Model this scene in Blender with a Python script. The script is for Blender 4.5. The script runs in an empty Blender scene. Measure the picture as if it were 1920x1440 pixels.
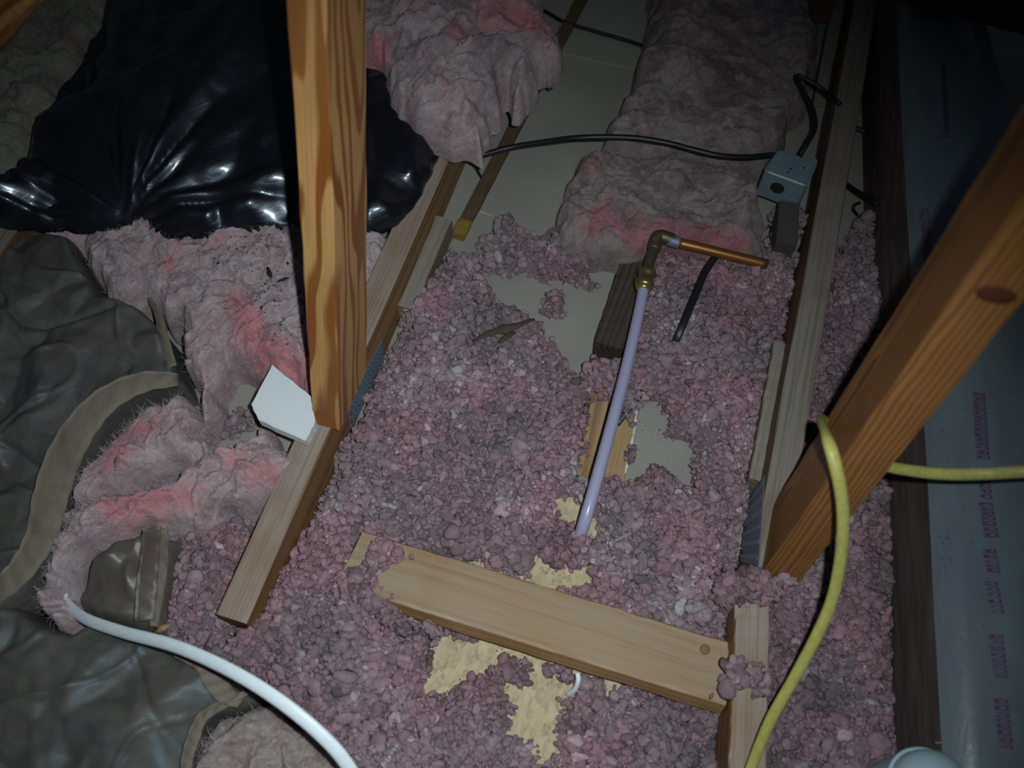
import bpy, bmesh, math, random
import numpy as np
from mathutils import Vector, Matrix

random.seed(7)
RNG = np.random.default_rng(7)
scene = bpy.context.scene
COL = scene.collection

# ------------------------------------------------------------------ camera
F = 1620.0
_Y = np.array([1051, -3101, 1620.0]); _Y /= np.linalg.norm(_Y)
_D = np.array([-13, 841, 1620.0]); _D -= (_D @ _Y) * _Y; _D /= np.linalg.norm(_D)
_X = np.cross(_D, _Y)
ROT = np.array([_X, _Y, -_D])            # world = ROT @ (right, down, forward)
CAM = np.array([0, 0, 1.094])
cam_data = bpy.data.cameras.new('camera')
cam = bpy.data.objects.new('camera', cam_data)
COL.objects.link(cam)
cam_data.sensor_width = 36
cam_data.lens = F / 1920 * 36
cam_data.clip_start = .01
cam_data.dof.use_dof = True
cam_data.dof.focus_distance = 1.17
cam_data.dof.aperture_fstop = 3.4
M = Matrix(((ROT[0][0], -ROT[0][1], -ROT[0][2], CAM[0]),
            (ROT[1][0], -ROT[1][1], -ROT[1][2], CAM[1]),
            (ROT[2][0], -ROT[2][1], -ROT[2][2], CAM[2]),
            (0, 0, 0, 1)))
cam.matrix_world = M
scene.camera = cam

# ------------------------------------------------------------------ world, flash, exposure
w = bpy.data.worlds.new('attic_dark')
scene.world = w
w.use_nodes = True
w.node_tree.nodes['Background'].inputs[0].default_value = (.62, .74, 1, 1)
w.node_tree.nodes['Background'].inputs[1].default_value = .022


def ray(px, py):
    return ROT @ np.array([(px - 960) / F, (py - 720) / F, 1.0])


def pix(px, py, z=0.0):
    d = ray(px, py)
    return CAM + d * ((z - CAM[2]) / d[2])


def pixX(px, py, x):
    d = ray(px, py)
    return CAM + d * ((x - CAM[0]) / d[0])


def pixd(px, py, depth):
    return CAM + ray(px, py) * depth


fl = bpy.data.lights.new('camera_flash', 'SPOT')
fl.energy = 38
fl.color = (.86, .94, 1.0)
fl.shadow_soft_size = .009
fl.spot_size = math.radians(88)
fl.spot_blend = 1.0
flash = bpy.data.objects.new('camera_flash', fl)
COL.objects.link(flash)
fpos = CAM + ROT @ np.array([.052, -.028, 0])
aim = pix(800, 960, 0)
flash.location = Vector(fpos)
flash.rotation_euler = (Vector(aim) - Vector(fpos)).to_track_quat('-Z', 'Y').to_euler()

vs = scene.view_settings
vs.view_transform = 'Standard'
vs.look = 'None'
vs.gamma = 1
vs.use_curve_mapping = False
vs.exposure = 0.0
scene.cycles.use_adaptive_sampling = True


# ------------------------------------------------------------------ numeric noise
def _hash(ix, iy, s):
    h = (ix.astype(np.int64) * 374761393 + iy.astype(np.int64) * 668265263 + s * 1442695041) & 0xffffffff
    h = ((h ^ (h >> 13)) * 1274126177) & 0xffffffff
    h = ((h ^ (h >> 16)) * 2246822519) & 0xffffffff
    return ((h ^ (h >> 15)) & 0xffffff) / float(0xffffff)


def pn(x, y, s=0):
    ix, iy = np.floor(x), np.floor(y)
    fx, fy = x - ix, y - iy
    u, v = fx * fx * (3 - 2 * fx), fy * fy * (3 - 2 * fy)

    def g(a, b):
        t = _hash(ix + a, iy + b, s) * 2 * np.pi
        return np.cos(t) * (fx - a) + np.sin(t) * (fy - b)
    return ((g(0, 0) * (1 - u) + g(1, 0) * u) * (1 - v) + (g(0, 1) * (1 - u) + g(1, 1) * u) * v) * 1.5


def fbm(x, y, s=0, o=4):
    r, a = 0, 1.0
    for k in range(o):
        r = r + a * pn(x * 2 ** k, y * 2 ** k, s + k * 17)
        a *= .5
    return r


def facet(x, y, s=0):
    """sharp-creased paper: random heights on a skewed grid, joined by flat triangles"""
    wx = x + .55 * pn(x * .6, y * .6, s + 5)
    wy = y + .55 * pn(x * .6 + 9, y * .6, s + 6)
    u = wx - wy * .577
    v = wy * 1.155
    iu, iv = np.floor(u), np.floor(v)
    fu, fv = u - iu, v - iv
    h = lambda a, b: _hash(iu + a, iv + b, s)
    up = fu + fv <= 1
    return np.where(up, h(0, 0) * (1 - fu - fv) + h(1, 0) * fu + h(0, 1) * fv,
                    h(1, 1) * (fu + fv - 1) + h(0, 1) * (1 - fu) + h(1, 0) * (1 - fv))


def sdist(poly, x, y):
    """signed distance to a polygon, positive inside"""
    P = np.asarray(poly, float)[:, :2]
    d = np.full(x.shape, 1e9)
    ins = np.zeros(x.shape, bool)
    n = len(P)
    for i in range(n):
        ax, ay = P[i]; bx, by = P[(i + 1) % n]
        ex, ey = bx - ax, by - ay
        t = np.clip(((x - ax) * ex + (y - ay) * ey) / (ex * ex + ey * ey + 1e-12), 0, 1)
        d = np.minimum(d, np.hypot(x - ax - t * ex, y - ay - t * ey))
        c = ((ay > y) != (by > y))
        with np.errstate(divide='ignore', invalid='ignore'):
            xi = ax + (y - ay) * ex / (ey if ey != 0 else 1e-12)
        ins ^= c & (x < xi)
    return np.where(ins, d, -d)


def wpoly(pts, z=0.0):
    return np.array([pix(a, b, z)[:2] for a, b in pts])


# ------------------------------------------------------------------ object helpers
def tag(o, label=None, cat=None, group=None, kind=None):
    if label: o['label'] = label
    if cat: o['category'] = cat
    if group: o['group'] = group
    if kind: o['kind'] = kind
    return o


def link(name, me, mat=None, parent=None):
    o = bpy.data.objects.new(name, me)
    COL.objects.link(o)
    if mat: me.materials.append(mat)
    if parent:
        o.parent = parent
        o.matrix_parent_inverse = parent.matrix_world.inverted()
    return o


def empty(name, loc=(0, 0, 0)):
    o = bpy.data.objects.new(name, None)
    COL.objects.link(o)
    o.location = Vector(loc)
    o.matrix_world = Matrix.Translation(Vector(loc))
    o.empty_display_size = .02
    return o


def mesh_np(name, V, Fc, mat, parent=None, smooth=True, attrs=None):
    me = bpy.data.meshes.new(name)
    V = np.asarray(V, np.float32); Fc = np.asarray(Fc, np.int32)
    k = Fc.shape[1]
    me.vertices.add(len(V)); me.vertices.foreach_set('co', V.ravel())
    me.loops.add(Fc.size); me.loops.foreach_set('vertex_index', Fc.ravel())
    me.polygons.add(len(Fc))
    me.polygons.foreach_set('loop_start', np.arange(0, Fc.size, k, dtype=np.int32))
    me.polygons.foreach_set('use_smooth', np.full(len(Fc), smooth))
    me.update(calc_edges=True)
    for n, a in (attrs or {}).items():
        at = me.attributes.new(n, 'FLOAT', 'POINT')
        at.data.foreach_set('value', np.asarray(a, np.float32))
    return link(name, me, mat, parent)


def bm_obj(name, bm, mat, parent=None, smooth=False):
    me = bpy.data.meshes.new(name)
    bm.normal_update()
    bm.to_mesh(me); bm.free()
    if smooth:
        for p in me.polygons: p.use_smooth = True
    return link(name, me, mat, parent)


def add_box(bm, lo, hi, bev=0, mat4=None, seg=1):
    lo = Vector(lo); hi = Vector(hi)
    r = bmesh.ops.create_cube(bm, size=1)
    vs_ = r['verts']
    for v in vs_:
        v.co = Vector([(lo[i] + hi[i]) / 2 + v.co[i] * (hi[i] - lo[i]) for i in range(3)])
    if bev:
        es = list({e for v in vs_ for e in v.link_edges})
        rb = bmesh.ops.bevel(bm, geom=es, offset=bev, segments=seg, affect='EDGES', profile=.5)
        vs_ = list({v for f in rb['faces'] for v in f.verts} | {v for v in vs_ if v.is_valid})
    if mat4 is not None:
        for v in vs_: v.co = mat4 @ v.co
    return vs_


def prism(name, pts, zlo, zhi, mat, parent=None, bev=.0):
    """upright prism over an outline (world xy)"""
    bm = bmesh.new()
    f = bm.faces.new([bm.verts.new((p[0], p[1], zlo)) for p in pts])
    if f.normal.z > 0: pass
    r = bmesh.ops.extrude_face_region(bm, geom=[f])
    for v in [g for g in r['geom'] if isinstance(g, bmesh.types.BMVert)]:
        v.co.z = zhi
    bmesh.ops.recalc_face_normals(bm, faces=bm.faces[:])
    if bev:
        bmesh.ops.bevel(bm, geom=bm.edges[:], offset=bev, segments=1, affect='EDGES')
    return bm_obj(name, bm, mat, parent)


def catmull(pts, n=10):
    P = [np.array(p, float) for p in pts]
    P = [2 * P[0] - P[1]] + P + [2 * P[-1] - P[-2]]
    out = []
    for i in range(1, len(P) - 2):
        for k in range(n):
            t = k / n
            out.append(.5 * ((2 * P[i]) + (-P[i - 1] + P[i + 1]) * t + (2 * P[i - 1] - 5 * P[i] + 4 * P[i + 1] - P[i + 2]) * t * t
                             + (-P[i - 1] + 3 * P[i] - 3 * P[i + 1] + P[i + 2]) * t ** 3))
    out.append(P[-2])
    return np.array(out)


def tube(name, pts, ra, rb=None, mat=None, parent=None, n=12, up=(0, 0, 1), prof=None, sub=8, smooth=True, radii=None, twist=0):
    """sweep an ellipse (ra wide, rb thick) along a smooth path"""
    rb = rb or ra
    C = catmull(pts, sub) if sub > 1 else np.array(pts, float)
    T = np.gradient(C, axis=0); T /= np.linalg.norm(T, axis=1)[:, None]
    V, Q = [], []
    m = len(C)
    ang = np.arange(n) * 2 * np.pi / n
    for i in range(m):
        u = np.array(up, float)
        s = np.cross(T[i], u); s /= np.linalg.norm(s) + 1e-9
        q = np.cross(s, T[i])
        if twist:
            a = twist * i / m
            s, q = s * math.cos(a) + q * math.sin(a), -s * math.sin(a) + q * math.cos(a)
        k = radii[i] if radii is not None else 1
        for a in ang:
            V.append(C[i] + k * (s * math.cos(a) * ra + q * math.sin(a) * rb))
    for i in range(m - 1):
        for j in range(n):
            Q.append((i * n + j, i * n + (j + 1) % n, (i + 1) * n + (j + 1) % n, (i + 1) * n + j))
    V.append(C[0]); V.append(C[-1])
    for j in range(n):
        Q.append((m * n, (j + 1) % n, j, j)); Q.append((m * n + 1, (m - 1) * n + j, (m - 1) * n + (j + 1) % n, (m - 1) * n + (j + 1) % n))
    bm = bmesh.new()
    bv = [bm.verts.new(v) for v in V]
    for q in Q:
        q = list(dict.fromkeys(q))
        try: bm.faces.new([bv[k] for k in q])
        except ValueError: pass
    bmesh.ops.recalc_face_normals(bm, faces=bm.faces[:])
    return bm_obj(name, bm, mat, parent, smooth)


# ------------------------------------------------------------------ materials
def nodes(name):
    m = bpy.data.materials.new(name)
    m.use_nodes = True
    nt = m.node_tree
    b = nt.nodes['Principled BSDF']
    return m, nt, b


def N(nt, t, **kw):
    n = nt.nodes.new(t)
    for k, v in kw.items():
        if k.startswith('i_'):
            n.inputs[int(k[2:])].default_value = v
        else:
            setattr(n, k, v)
    return n


def ramp(nt, stops, interp='LINEAR'):
    r = nt.nodes.new('ShaderNodeValToRGB')
    r.color_ramp.interpolation = interp
    while len(r.color_ramp.elements) < len(stops): r.color_ramp.elements.new(.5)
    for e, (p, c) in zip(r.color_ramp.elements, stops):
        e.position = p; e.color = (*c, 1)
    return r


def mixc(nt, fac, a, b, blend='MIX'):
    m = nt.nodes.new('ShaderNodeMix')
    m.data_type = 'RGBA'; m.blend_type = blend
    for idx, v in ((0, fac), (6, a), (7, b)):
        if hasattr(v, 'links'): nt.links.new(v, m.inputs[idx])
        elif isinstance(v, (int, float)): m.inputs[idx].default_value = v
        else: m.inputs[idx].default_value = (*v, 1)
    return m.outputs[2]


def noise(nt, scale, detail=4, vec=None, rough=.55, dist=0):
    n = N(nt, 'ShaderNodeTexNoise')
    n.inputs['Scale'].default_value = scale
    n.inputs['Detail'].default_value = detail
    n.inputs['Roughness'].default_value = rough
    n.inputs['Distortion'].default_value = dist
    if vec is not None: nt.links.new(vec, n.inputs['Vector'])
    return n.outputs[0]


def bump(nt, b, h, strength=.3, dist=.002):
    n = N(nt, 'ShaderNodeBump')
    n.inputs['Strength'].default_value = strength
    n.inputs['Distance'].default_value = dist
    nt.links.new(h, n.inputs['Height'])
    nt.links.new(n.outputs[0], b.inputs['Normal'])
    return n


def coords(nt, kind='Object', scale=None, loc=None):
    t = N(nt, 'ShaderNodeTexCoord').outputs[kind]
    if scale or loc:
        m = N(nt, 'ShaderNodeMapping')
        if scale: m.inputs['Scale'].default_value = scale
        if loc: m.inputs['Location'].default_value = loc
        nt.links.new(t, m.inputs[0])
        return m.outputs[0]
    return t


def rng(nt, v, a, b, lo=0, hi=1):
    m = N(nt, 'ShaderNodeMapRange')
    m.inputs[1].default_value = a; m.inputs[2].default_value = b
    m.inputs[3].default_value = lo; m.inputs[4].default_value = hi
    nt.links.new(v, m.inputs[0])
    return m.outputs[0]


def wood(name, light, dark, freq=160, center=(0, .03, -.04), wob=.010, rough=.55, dust=None, dustamt=0, seed=0, grey=None, stain=None, stretch=.09, contrast=(.25, .75), coat=0):
    """timber: growth rings around an off-centre pith, long along local x"""
    m, nt, b = nodes(name)
    st = coords(nt, 'Object', (stretch, 1, 1), (seed * 3.1, 0, 0))
    nz = N(nt, 'ShaderNodeTexNoise'); nz.inputs['Scale'].default_value = 14; nz.inputs['Detail'].default_value = 2
    nt.links.new(st, nz.inputs['Vector'])
    sub = N(nt, 'ShaderNodeVectorMath', operation='SUBTRACT'); nt.links.new(nz.outputs[1], sub.inputs[0]); sub.inputs[1].default_value = (.5, .5, .5)
    sc = N(nt, 'ShaderNodeVectorMath', operation='SCALE'); nt.links.new(sub.outputs[0], sc.inputs[0]); sc.inputs[3].default_value = wob * 4
    ad = N(nt, 'ShaderNodeVectorMath', operation='ADD'); nt.links.new(st, ad.inputs[0]); nt.links.new(sc.outputs[0], ad.inputs[1])
    ce = N(nt, 'ShaderNodeVectorMath', operation='ADD'); nt.links.new(ad.outputs[0], ce.inputs[0]); ce.inputs[1].default_value = center
    fl_ = N(nt, 'ShaderNodeVectorMath', operation='MULTIPLY'); nt.links.new(ce.outputs[0], fl_.inputs[0]); fl_.inputs[1].default_value = (0, 1, 1)
    ln = N(nt, 'ShaderNodeVectorMath', operation='LENGTH'); nt.links.new(fl_.outputs[0], ln.inputs[0])
    mu = N(nt, 'ShaderNodeMath', operation='MULTIPLY'); nt.links.new(ln.outputs[1], mu.inputs[0]); mu.inputs[1].default_value = freq
    fr = N(nt, 'ShaderNodeMath', operation='FRACT'); nt.links.new(mu.outputs[0], fr.inputs[0])
    r = ramp(nt, [(0, light), (contrast[0], light), (contrast[1], dark), (.93, dark), (1, light)])
    nt.links.new(fr.outputs[0], r.inputs[0])
    fine = noise(nt, 420, 3, coords(nt, 'Object', (.03, 1, 1)))
    col = mixc(nt, rng(nt, fine, .35, .75, 0, .35), r.outputs[0], tuple(c * .55 for c in dark))
    broad = noise(nt, 6, 3, coords(nt, 'Object', (.5, 1, 1), (seed, 0, 0)))
    col = mixc(nt, rng(nt, broad, .4, .7, 0, .55), col, tuple((a * .6 + d * .4) * .72 for a, d in zip(light, dark)))
    if stain:
        s2 = noise(nt, 9, 4, coords(nt, 'Object', (.6, 1, 1), (seed + 7, 0, 0)))
        col = mixc(nt, rng(nt, s2, .58, .64, 0, .75), col, stain)
    if dust:
        g = N(nt, 'ShaderNodeNewGeometry')
        sx = N(nt, 'ShaderNodeSeparateXYZ'); nt.links.new(g.outputs['Normal'], sx.inputs[0])
        dn = noise(nt, 230, 4, coords(nt, 'Object', (.025, 1, 1), (seed, 0, 0)), .6)
        dn2 = noise(nt, 7, 3, coords(nt, 'Object', (1, 1, 1), (seed, 0, 0)), .5)
        a = N(nt, 'ShaderNodeMath', operation='MULTIPLY')
        nt.links.new(rng(nt, sx.outputs[2], .5, .9, 0, dustamt), a.inputs[0]); nt.links.new(rng(nt, dn, .36, .58, .45, 1), a.inputs[1])
        a2 = N(nt, 'ShaderNodeMath', operation='MULTIPLY'); nt.links.new(a.outputs[0], a2.inputs[0]); nt.links.new(rng(nt, dn2, .3, .5, .45, 1), a2.inputs[1])
        col = mixc(nt, a2.outputs[0], col, dust)
    nt.links.new(col, b.inputs['Base Color'])
    b.inputs['Roughness'].default_value = rough
    b.inputs['Specular IOR Level'].default_value = .3
    b.inputs['Coat Weight'].default_value = coat
    b.inputs['Coat Roughness'].default_value = .3
    bump(nt, b, fine, .25, .0008)
    return m


def simple(name, col, rough=.6, metal=0, var=.15, scale=60, bmp=.2, bdist=.001, spec=.4, col2=None):
    m, nt, b = nodes(name)
    n = noise(nt, scale, 5)
    c2 = col2 or tuple(c * (1 - var * 2) for c in col)
    nt.links.new(mixc(nt, rng(nt, n, .35, .7), col, c2), b.inputs['Base Color'])
    b.inputs['Roughness'].default_value = rough
    b.inputs['Metallic'].default_value = metal
    b.inputs['Specular IOR Level'].default_value = spec
    if bmp: bump(nt, b, n, bmp, bdist)
    return m


def fibre_mat(name, pale, mid, vivid, dirt=(.20, .175, .18), scale=1.0, dirtamt=.6):
    """glass wool: pale wisps over grey-pink, deeper pink where the attribute 'vivid' is high"""
    m, nt, b = nodes(name)
    at = N(nt, 'ShaderNodeAttribute'); at.attribute_name = 'vivid'
    v0 = coords(nt, 'Object')
    n1 = noise(nt, 17 * scale, 5, v0, .62, 1.6)
    n2 = noise(nt, 46 * scale, 6, coords(nt, 'Object', (1, .5, 1)), .62, 2.6)
    n4 = noise(nt, 90 * scale, 5, coords(nt, 'Object', (.5, 1, 1), (3, 1, 2)), .6, 3.0)
    n3 = noise(nt, 12 * scale, 5, coords(nt, 'Object', None, (5, 3, 1)), .65, 1.0)
    c = mixc(nt, rng(nt, n1, .40, .62), pale, mid)
    c = mixc(nt, rng(nt, n2, .48, .64, 0, .75), c, tuple(min(1, x * 1.18 + .03) for x in pale))
    ad = N(nt, 'ShaderNodeMath', operation='MULTIPLY_ADD')
    nt.links.new(n2, ad.inputs[0]); ad.inputs[1].default_value = 3.0; nt.links.new(at.outputs['Fac'], ad.inputs[2])
    c = mixc(nt, rng(nt, ad.outputs[0], 1.85, 2.6, 0, .95), c, vivid)
    c = mixc(nt, rng(nt, n3, .47, .66, 0, dirtamt), c, dirt)
    c = mixc(nt, rng(nt, n4, .55, .72, 0, .5), c, tuple(min(1, x * 1.25 + .03) for x in pale))
    c = mixc(nt, rng(nt, n4, .30, .44, .55, 0), c, tuple(x * .62 for x in mid))
    sp = noise(nt, 360, 2, v0, .5)
    c = mixc(nt, rng(nt, sp, .69, .73, 0, .7), c, (.05, .04, .04))
    nt.links.new(c, b.inputs['Base Color'])
    b.inputs['Roughness'].default_value = .95
    b.inputs['Specular IOR Level'].default_value = .1
    b.inputs['Subsurface Weight'].default_value = .55
    b.inputs['Subsurface Radius'].default_value = (1, .7, .7)
    b.inputs['Subsurface Scale'].default_value = .006
    nb = noise(nt, 130, 6, coords(nt, 'Object', (1, .5, 1)), .7, 2.8)
    bump(nt, b, nb, .8, .004)
    return m


def nodule_mat(name, tint=(1, 1, 1)):
    m, nt, b = nodes(name)
    at = N(nt, 'ShaderNodeAttribute'); at.attribute_name = 'tone'
    t = lambda c: tuple(a * k for a, k in zip(c, tint))
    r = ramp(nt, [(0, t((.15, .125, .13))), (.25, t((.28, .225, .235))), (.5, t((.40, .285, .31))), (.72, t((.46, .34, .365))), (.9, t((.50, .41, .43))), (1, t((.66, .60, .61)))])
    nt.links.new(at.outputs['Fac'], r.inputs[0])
    hu = N(nt, 'ShaderNodeAttribute'); hu.attribute_name = 'vivid'
    mm = mixc(nt, hu.outputs['Fac'], (.93, .99, .98), (1.12, .92, .95))
    r2 = mixc(nt, 1.0, r.outputs[0], mm, 'MULTIPLY')
    n2 = noise(nt, 260, 5, coords(nt), .65, 1.0)
    c = mixc(nt, rng(nt, n2, .42, .72, 0, .5), r2, t((.25, .19, .20)))
    sp = noise(nt, 520, 2, coords(nt), .5)
    c = mixc(nt, rng(nt, sp, .69, .74, 0, .7), c, (.04, .03, .035))
    nt.links.new(c, b.inputs['Base Color'])
    b.inputs['Roughness'].default_value = .9
    b.inputs['Specular IOR Level'].default_value = .12
    b.inputs['Subsurface Weight'].default_value = .45
    b.inputs['Subsurface Radius'].default_value = (1, .75, .75)
    b.inputs['Subsurface Scale'].default_value = .003
    bump(nt, b, noise(nt, 420, 5, coords(nt), .7, 1.5), .9, .003)
    return m


W_WEB = wood('orange_web_timber', (.56, .32, .11), (.25, .085, .016), freq=75, center=(0, .012, -.022), wob=.020, rough=.36, seed=2, stretch=.16, contrast=(.42, .60), coat=.25)
W_BRACE = wood('brown_brace_timber', (.37, .185, .055), (.17, .065, .018), freq=290, center=(0, .05, -.03), wob=.012, rough=.5, seed=5, stretch=.06, contrast=(.25, .8))
W_JOIST = wood('weathered_joist_timber', (.33, .195, .095), (.20, .095, .04), freq=190, center=(0, .09, -.01), wob=.006, rough=.6, dust=(.30, .27, .235), dustamt=.9, seed=3, stretch=.05)
W_JOIST_R = wood('grey_joist_timber', (.20, .125, .07), (.125, .07, .038), freq=100, center=(0, .07, -.02), wob=.008, rough=.65, dust=(.235, .218, .185), dustamt=1.0, seed=9, stretch=.05)
W_SISTER = wood('grey_brown_board', (.27, .215, .155), (.18, .135, .09), freq=90, center=(0, .012, -.03), wob=.01, rough=.7, dust=(.26, .25, .22), dustamt=.7, seed=12)
W_BLOCK = wood('pale_block_timber', (.42, .265, .125), (.33, .185, .075), freq=75, center=(0, .012, -.035), wob=.012, rough=.6, dust=(.36, .305, .23), dustamt=.75, seed=21, stretch=.10, contrast=(.3, .85))
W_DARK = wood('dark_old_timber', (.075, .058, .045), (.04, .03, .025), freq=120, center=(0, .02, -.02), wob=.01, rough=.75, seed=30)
W_PALE = wood('yellow_board_timber', (.40, .28, .14), (.26, .16, .07), freq=60, center=(0, .02, -.02), wob=.01, rough=.7, seed=33, stain=(.10, .04, .02))
STEEL = simple('galvanised_plate', (.22, .26, .32), .42, .35, .2, 200, .2)
DRYWALL = simple('drywall_paper', (.30, .29, .25), .85, 0, .06, 14, .1, col2=(.235, .23, .20), spec=.2)
GYPSUM = simple('gypsum_edge', (.75, .80, .78), .8, 0, .1, 300, .5)
FIB = fibre_mat('pink_glass_wool', (.50, .42, .42), (.42, .29, .295), (.62, .25, .27))
FIB_DULL = fibre_mat('dusty_glass_wool', (.33, .29, .275), (.27, .19, .19), (.42, .17, .19), (.13, .11, .105), dirtamt=.8)
FIB_GREEN = fibre_mat('faded_glass_wool', (.26, .30, .22), (.26, .20, .17), (.32, .18, .17), dirtamt=.7)
NOD = nodule_mat('pink_wool_nodules')
KRAFT = None


def kraft_mat(name, c1, c2, rough=.42, spec=.5, tint=(.13, .15, .145)):
    m, nt, b = nodes(name)
    n = noise(nt, 7, 5, None, .6, .5)
    f = noise(nt, 240, 4)
    c = mixc(nt, rng(nt, n, .35, .68), c1, c2)
    c = mixc(nt, rng(nt, f, .4, .7, 0, .3), c, tint)
    pinkish = noise(nt, 11, 3, coords(nt, 'Object', None, (2, 7, 0)), .5, .8)
    c = mixc(nt, rng(nt, pinkish, .58, .72, 0, .5), c, (.11, .065, .065))
    nt.links.new(c, b.inputs['Base Color'])
    b.inputs['Roughness'].default_value = rough
    b.inputs['Specular IOR Level'].default_value = spec
    bump(nt, b, noise(nt, 120, 5), .25, .0012)
    return m


KRAFT = kraft_mat('kraft_facing', (.115, .108, .088), (.055, .056, .052), .5, .5, (.09, .10, .10))
KRAFT.node_tree.nodes['Principled BSDF'].inputs['Specular Tint'].default_value = (.6, .85, 1, 1)
KRAFT_EDGE = kraft_mat('kraft_flange', (.20, .165, .115), (.15, .13, .10), .6, .3)
m, nt, b = nodes('black_polythene')
b.inputs['Base Color'].default_value = (.006, .0065, .009, 1)
b.inputs['Roughness'].default_value = .36
b.inputs['Specular IOR Level'].default_value = .6
b.inputs['Specular Tint'].default_value = (.7, .85, 1, 1)
b.inputs['Coat Weight'].default_value = .5
b.inputs['Coat Roughness'].default_value = .14
bump(nt, b, noise(nt, 16, 2, None, .5, 1.0), .12, .006)
POLY = m
m, nt, b = nodes('clear_duct_wrap')
n1 = noise(nt, 7, 4)
c = mixc(nt, rng(nt, n1, .35, .7), (.17, .225, .235), (.14, .16, .18))
sp = noise(nt, 150, 2)
c = mixc(nt, rng(nt, sp, .68, .74, 0, .7), c, (.02, .025, .04))
nt.links.new(c, b.inputs['Base Color'])
b.inputs['Roughness'].default_value = .32
bump(nt, b, noise(nt, 30, 4, None, .6, .8), .3, .003)
WRAP = m
DUCT_SIDE = simple('brown_duct_side', (.14, .11, .10), .9, 0, .25, 12, .2, .003, .1)
PRINT = simple('faded_purple_print', (.12, .075, .13), .5, 0, .1, 400, 0)
COPPER = simple('aged_copper', (.42, .20, .065), .38, .75, .3, 90, .15, col2=(.20, .09, .035))
TARNISH = simple('tarnished_copper', (.16, .13, .085), .45, .7, .2, 150, .2, col2=(.10, .10, .07))
BRASS = simple('brass_fitting', (.36, .28, .12), .3, .8, .2, 180, .1)
BRASS_B = simple('bright_brass_ring', (.62, .52, .13), .25, .85, .1, 180, .05)
PEX = simple('milky_plastic_tube', (.36, .355, .50), .28, 0, .03, 40, 0, spec=.5)
m, nt, b = nodes('black_cable_sheath'); b.inputs['Base Color'].default_value = (.010, .010, .012, 1); b.inputs['Roughness'].default_value = .45; BLACK = m
WHITE = simple('white_cable_sheath', (.78, .88, .90), .4, 0, .04, 50, .05)
YELLOW = simple('yellow_cable_sheath', (.42, .41, .11), .45, 0, .08, 60, .1, col2=(.33, .32, .075))
BOXM = simple('grey_green_box_plastic', (.155, .225, .25), .38, 0, .06, 60, .05)
HOLE = simple('dark_recess', (.01, .012, .012), .8, 0, 0, 60, 0)
FOAM = simple('white_foam', (.86, .93, .93), .7, 0, .04, 500, .6, .001)
m, nt, b = nodes('flaked_wood_panel')
vr = N(nt, 'ShaderNodeTexVoronoi'); vr.inputs['Scale'].default_value = 170
nt.links.new(coords(nt, 'Object', (1, .55, 1)), vr.inputs['Vector'])
nt.links.new(mixc(nt, rng(nt, noise(nt, 90, 4), .35, .7), mixc(nt, vr.outputs['Color'], (.64, .52, .30), (.25, .18, .08)), (.50, .44, .30)), b.inputs['Base Color'])
b.inputs['Roughness'].default_value = .75
bump(nt, b, vr.outputs['Distance'], .6, .002)
OSB = m
BITS = simple('dark_debris', (.025, .022, .02), .8, 0, .1, 60, 0)
BARK = simple('brown_bark', (.11, .08, .055), .8, 0, .4, 60, .5)
YPAINT = simple('yellow_marking_paint', (.30, .22, .02), .6, 0, .2, 90, .3, col2=(.12, .075, .02))
LINT = simple('glass_fibre_strands', (.55, .46, .47), .7, 0, .05, 60, 0)
LINT_G = simple('dusty_fibre_strands', (.32, .27, .27), .8, 0, .05, 60, 0)

# ------------------------------------------------------------------ setting: drywall ceiling seen from above
floor = empty('floor', (0, .6, 0)); tag(floor, 'grey-beige paper-faced drywall under the joists', 'floor', kind='structure')
xs_gap0, xs_gap1 = float(pix(1128, 600, 0)[0]), float(pix(1190, 800, 0)[0])
joint_y = float(pix(1100, 112, 0)[1])
XL, XR, YN, YF = -2.2, 1.5, -.7, 3.0


def panel(x0, y0, x1, y1):
    bm = bmesh.new()
    add_box(bm, (x0, y0, -.0127), (x1, y1, 0), .0012)
    return bm_obj('drywall_panel', bm, DRYWALL, floor)


g = .0018
panel(XL, YN, xs_gap0, joint_y - g)
panel(xs_gap1, YN, XR, joint_y - g)
panel(XL, joint_y + g, .18, YF)
panel(.184, joint_y + g, XR, YF)
# backing below the boards so the gap is not open
bm = bmesh.new(); add_box(bm, (XL, YN, -.05), (XR, YF, -.014)); bm_obj('backing_board', bm, W_DARK, floor)


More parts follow.
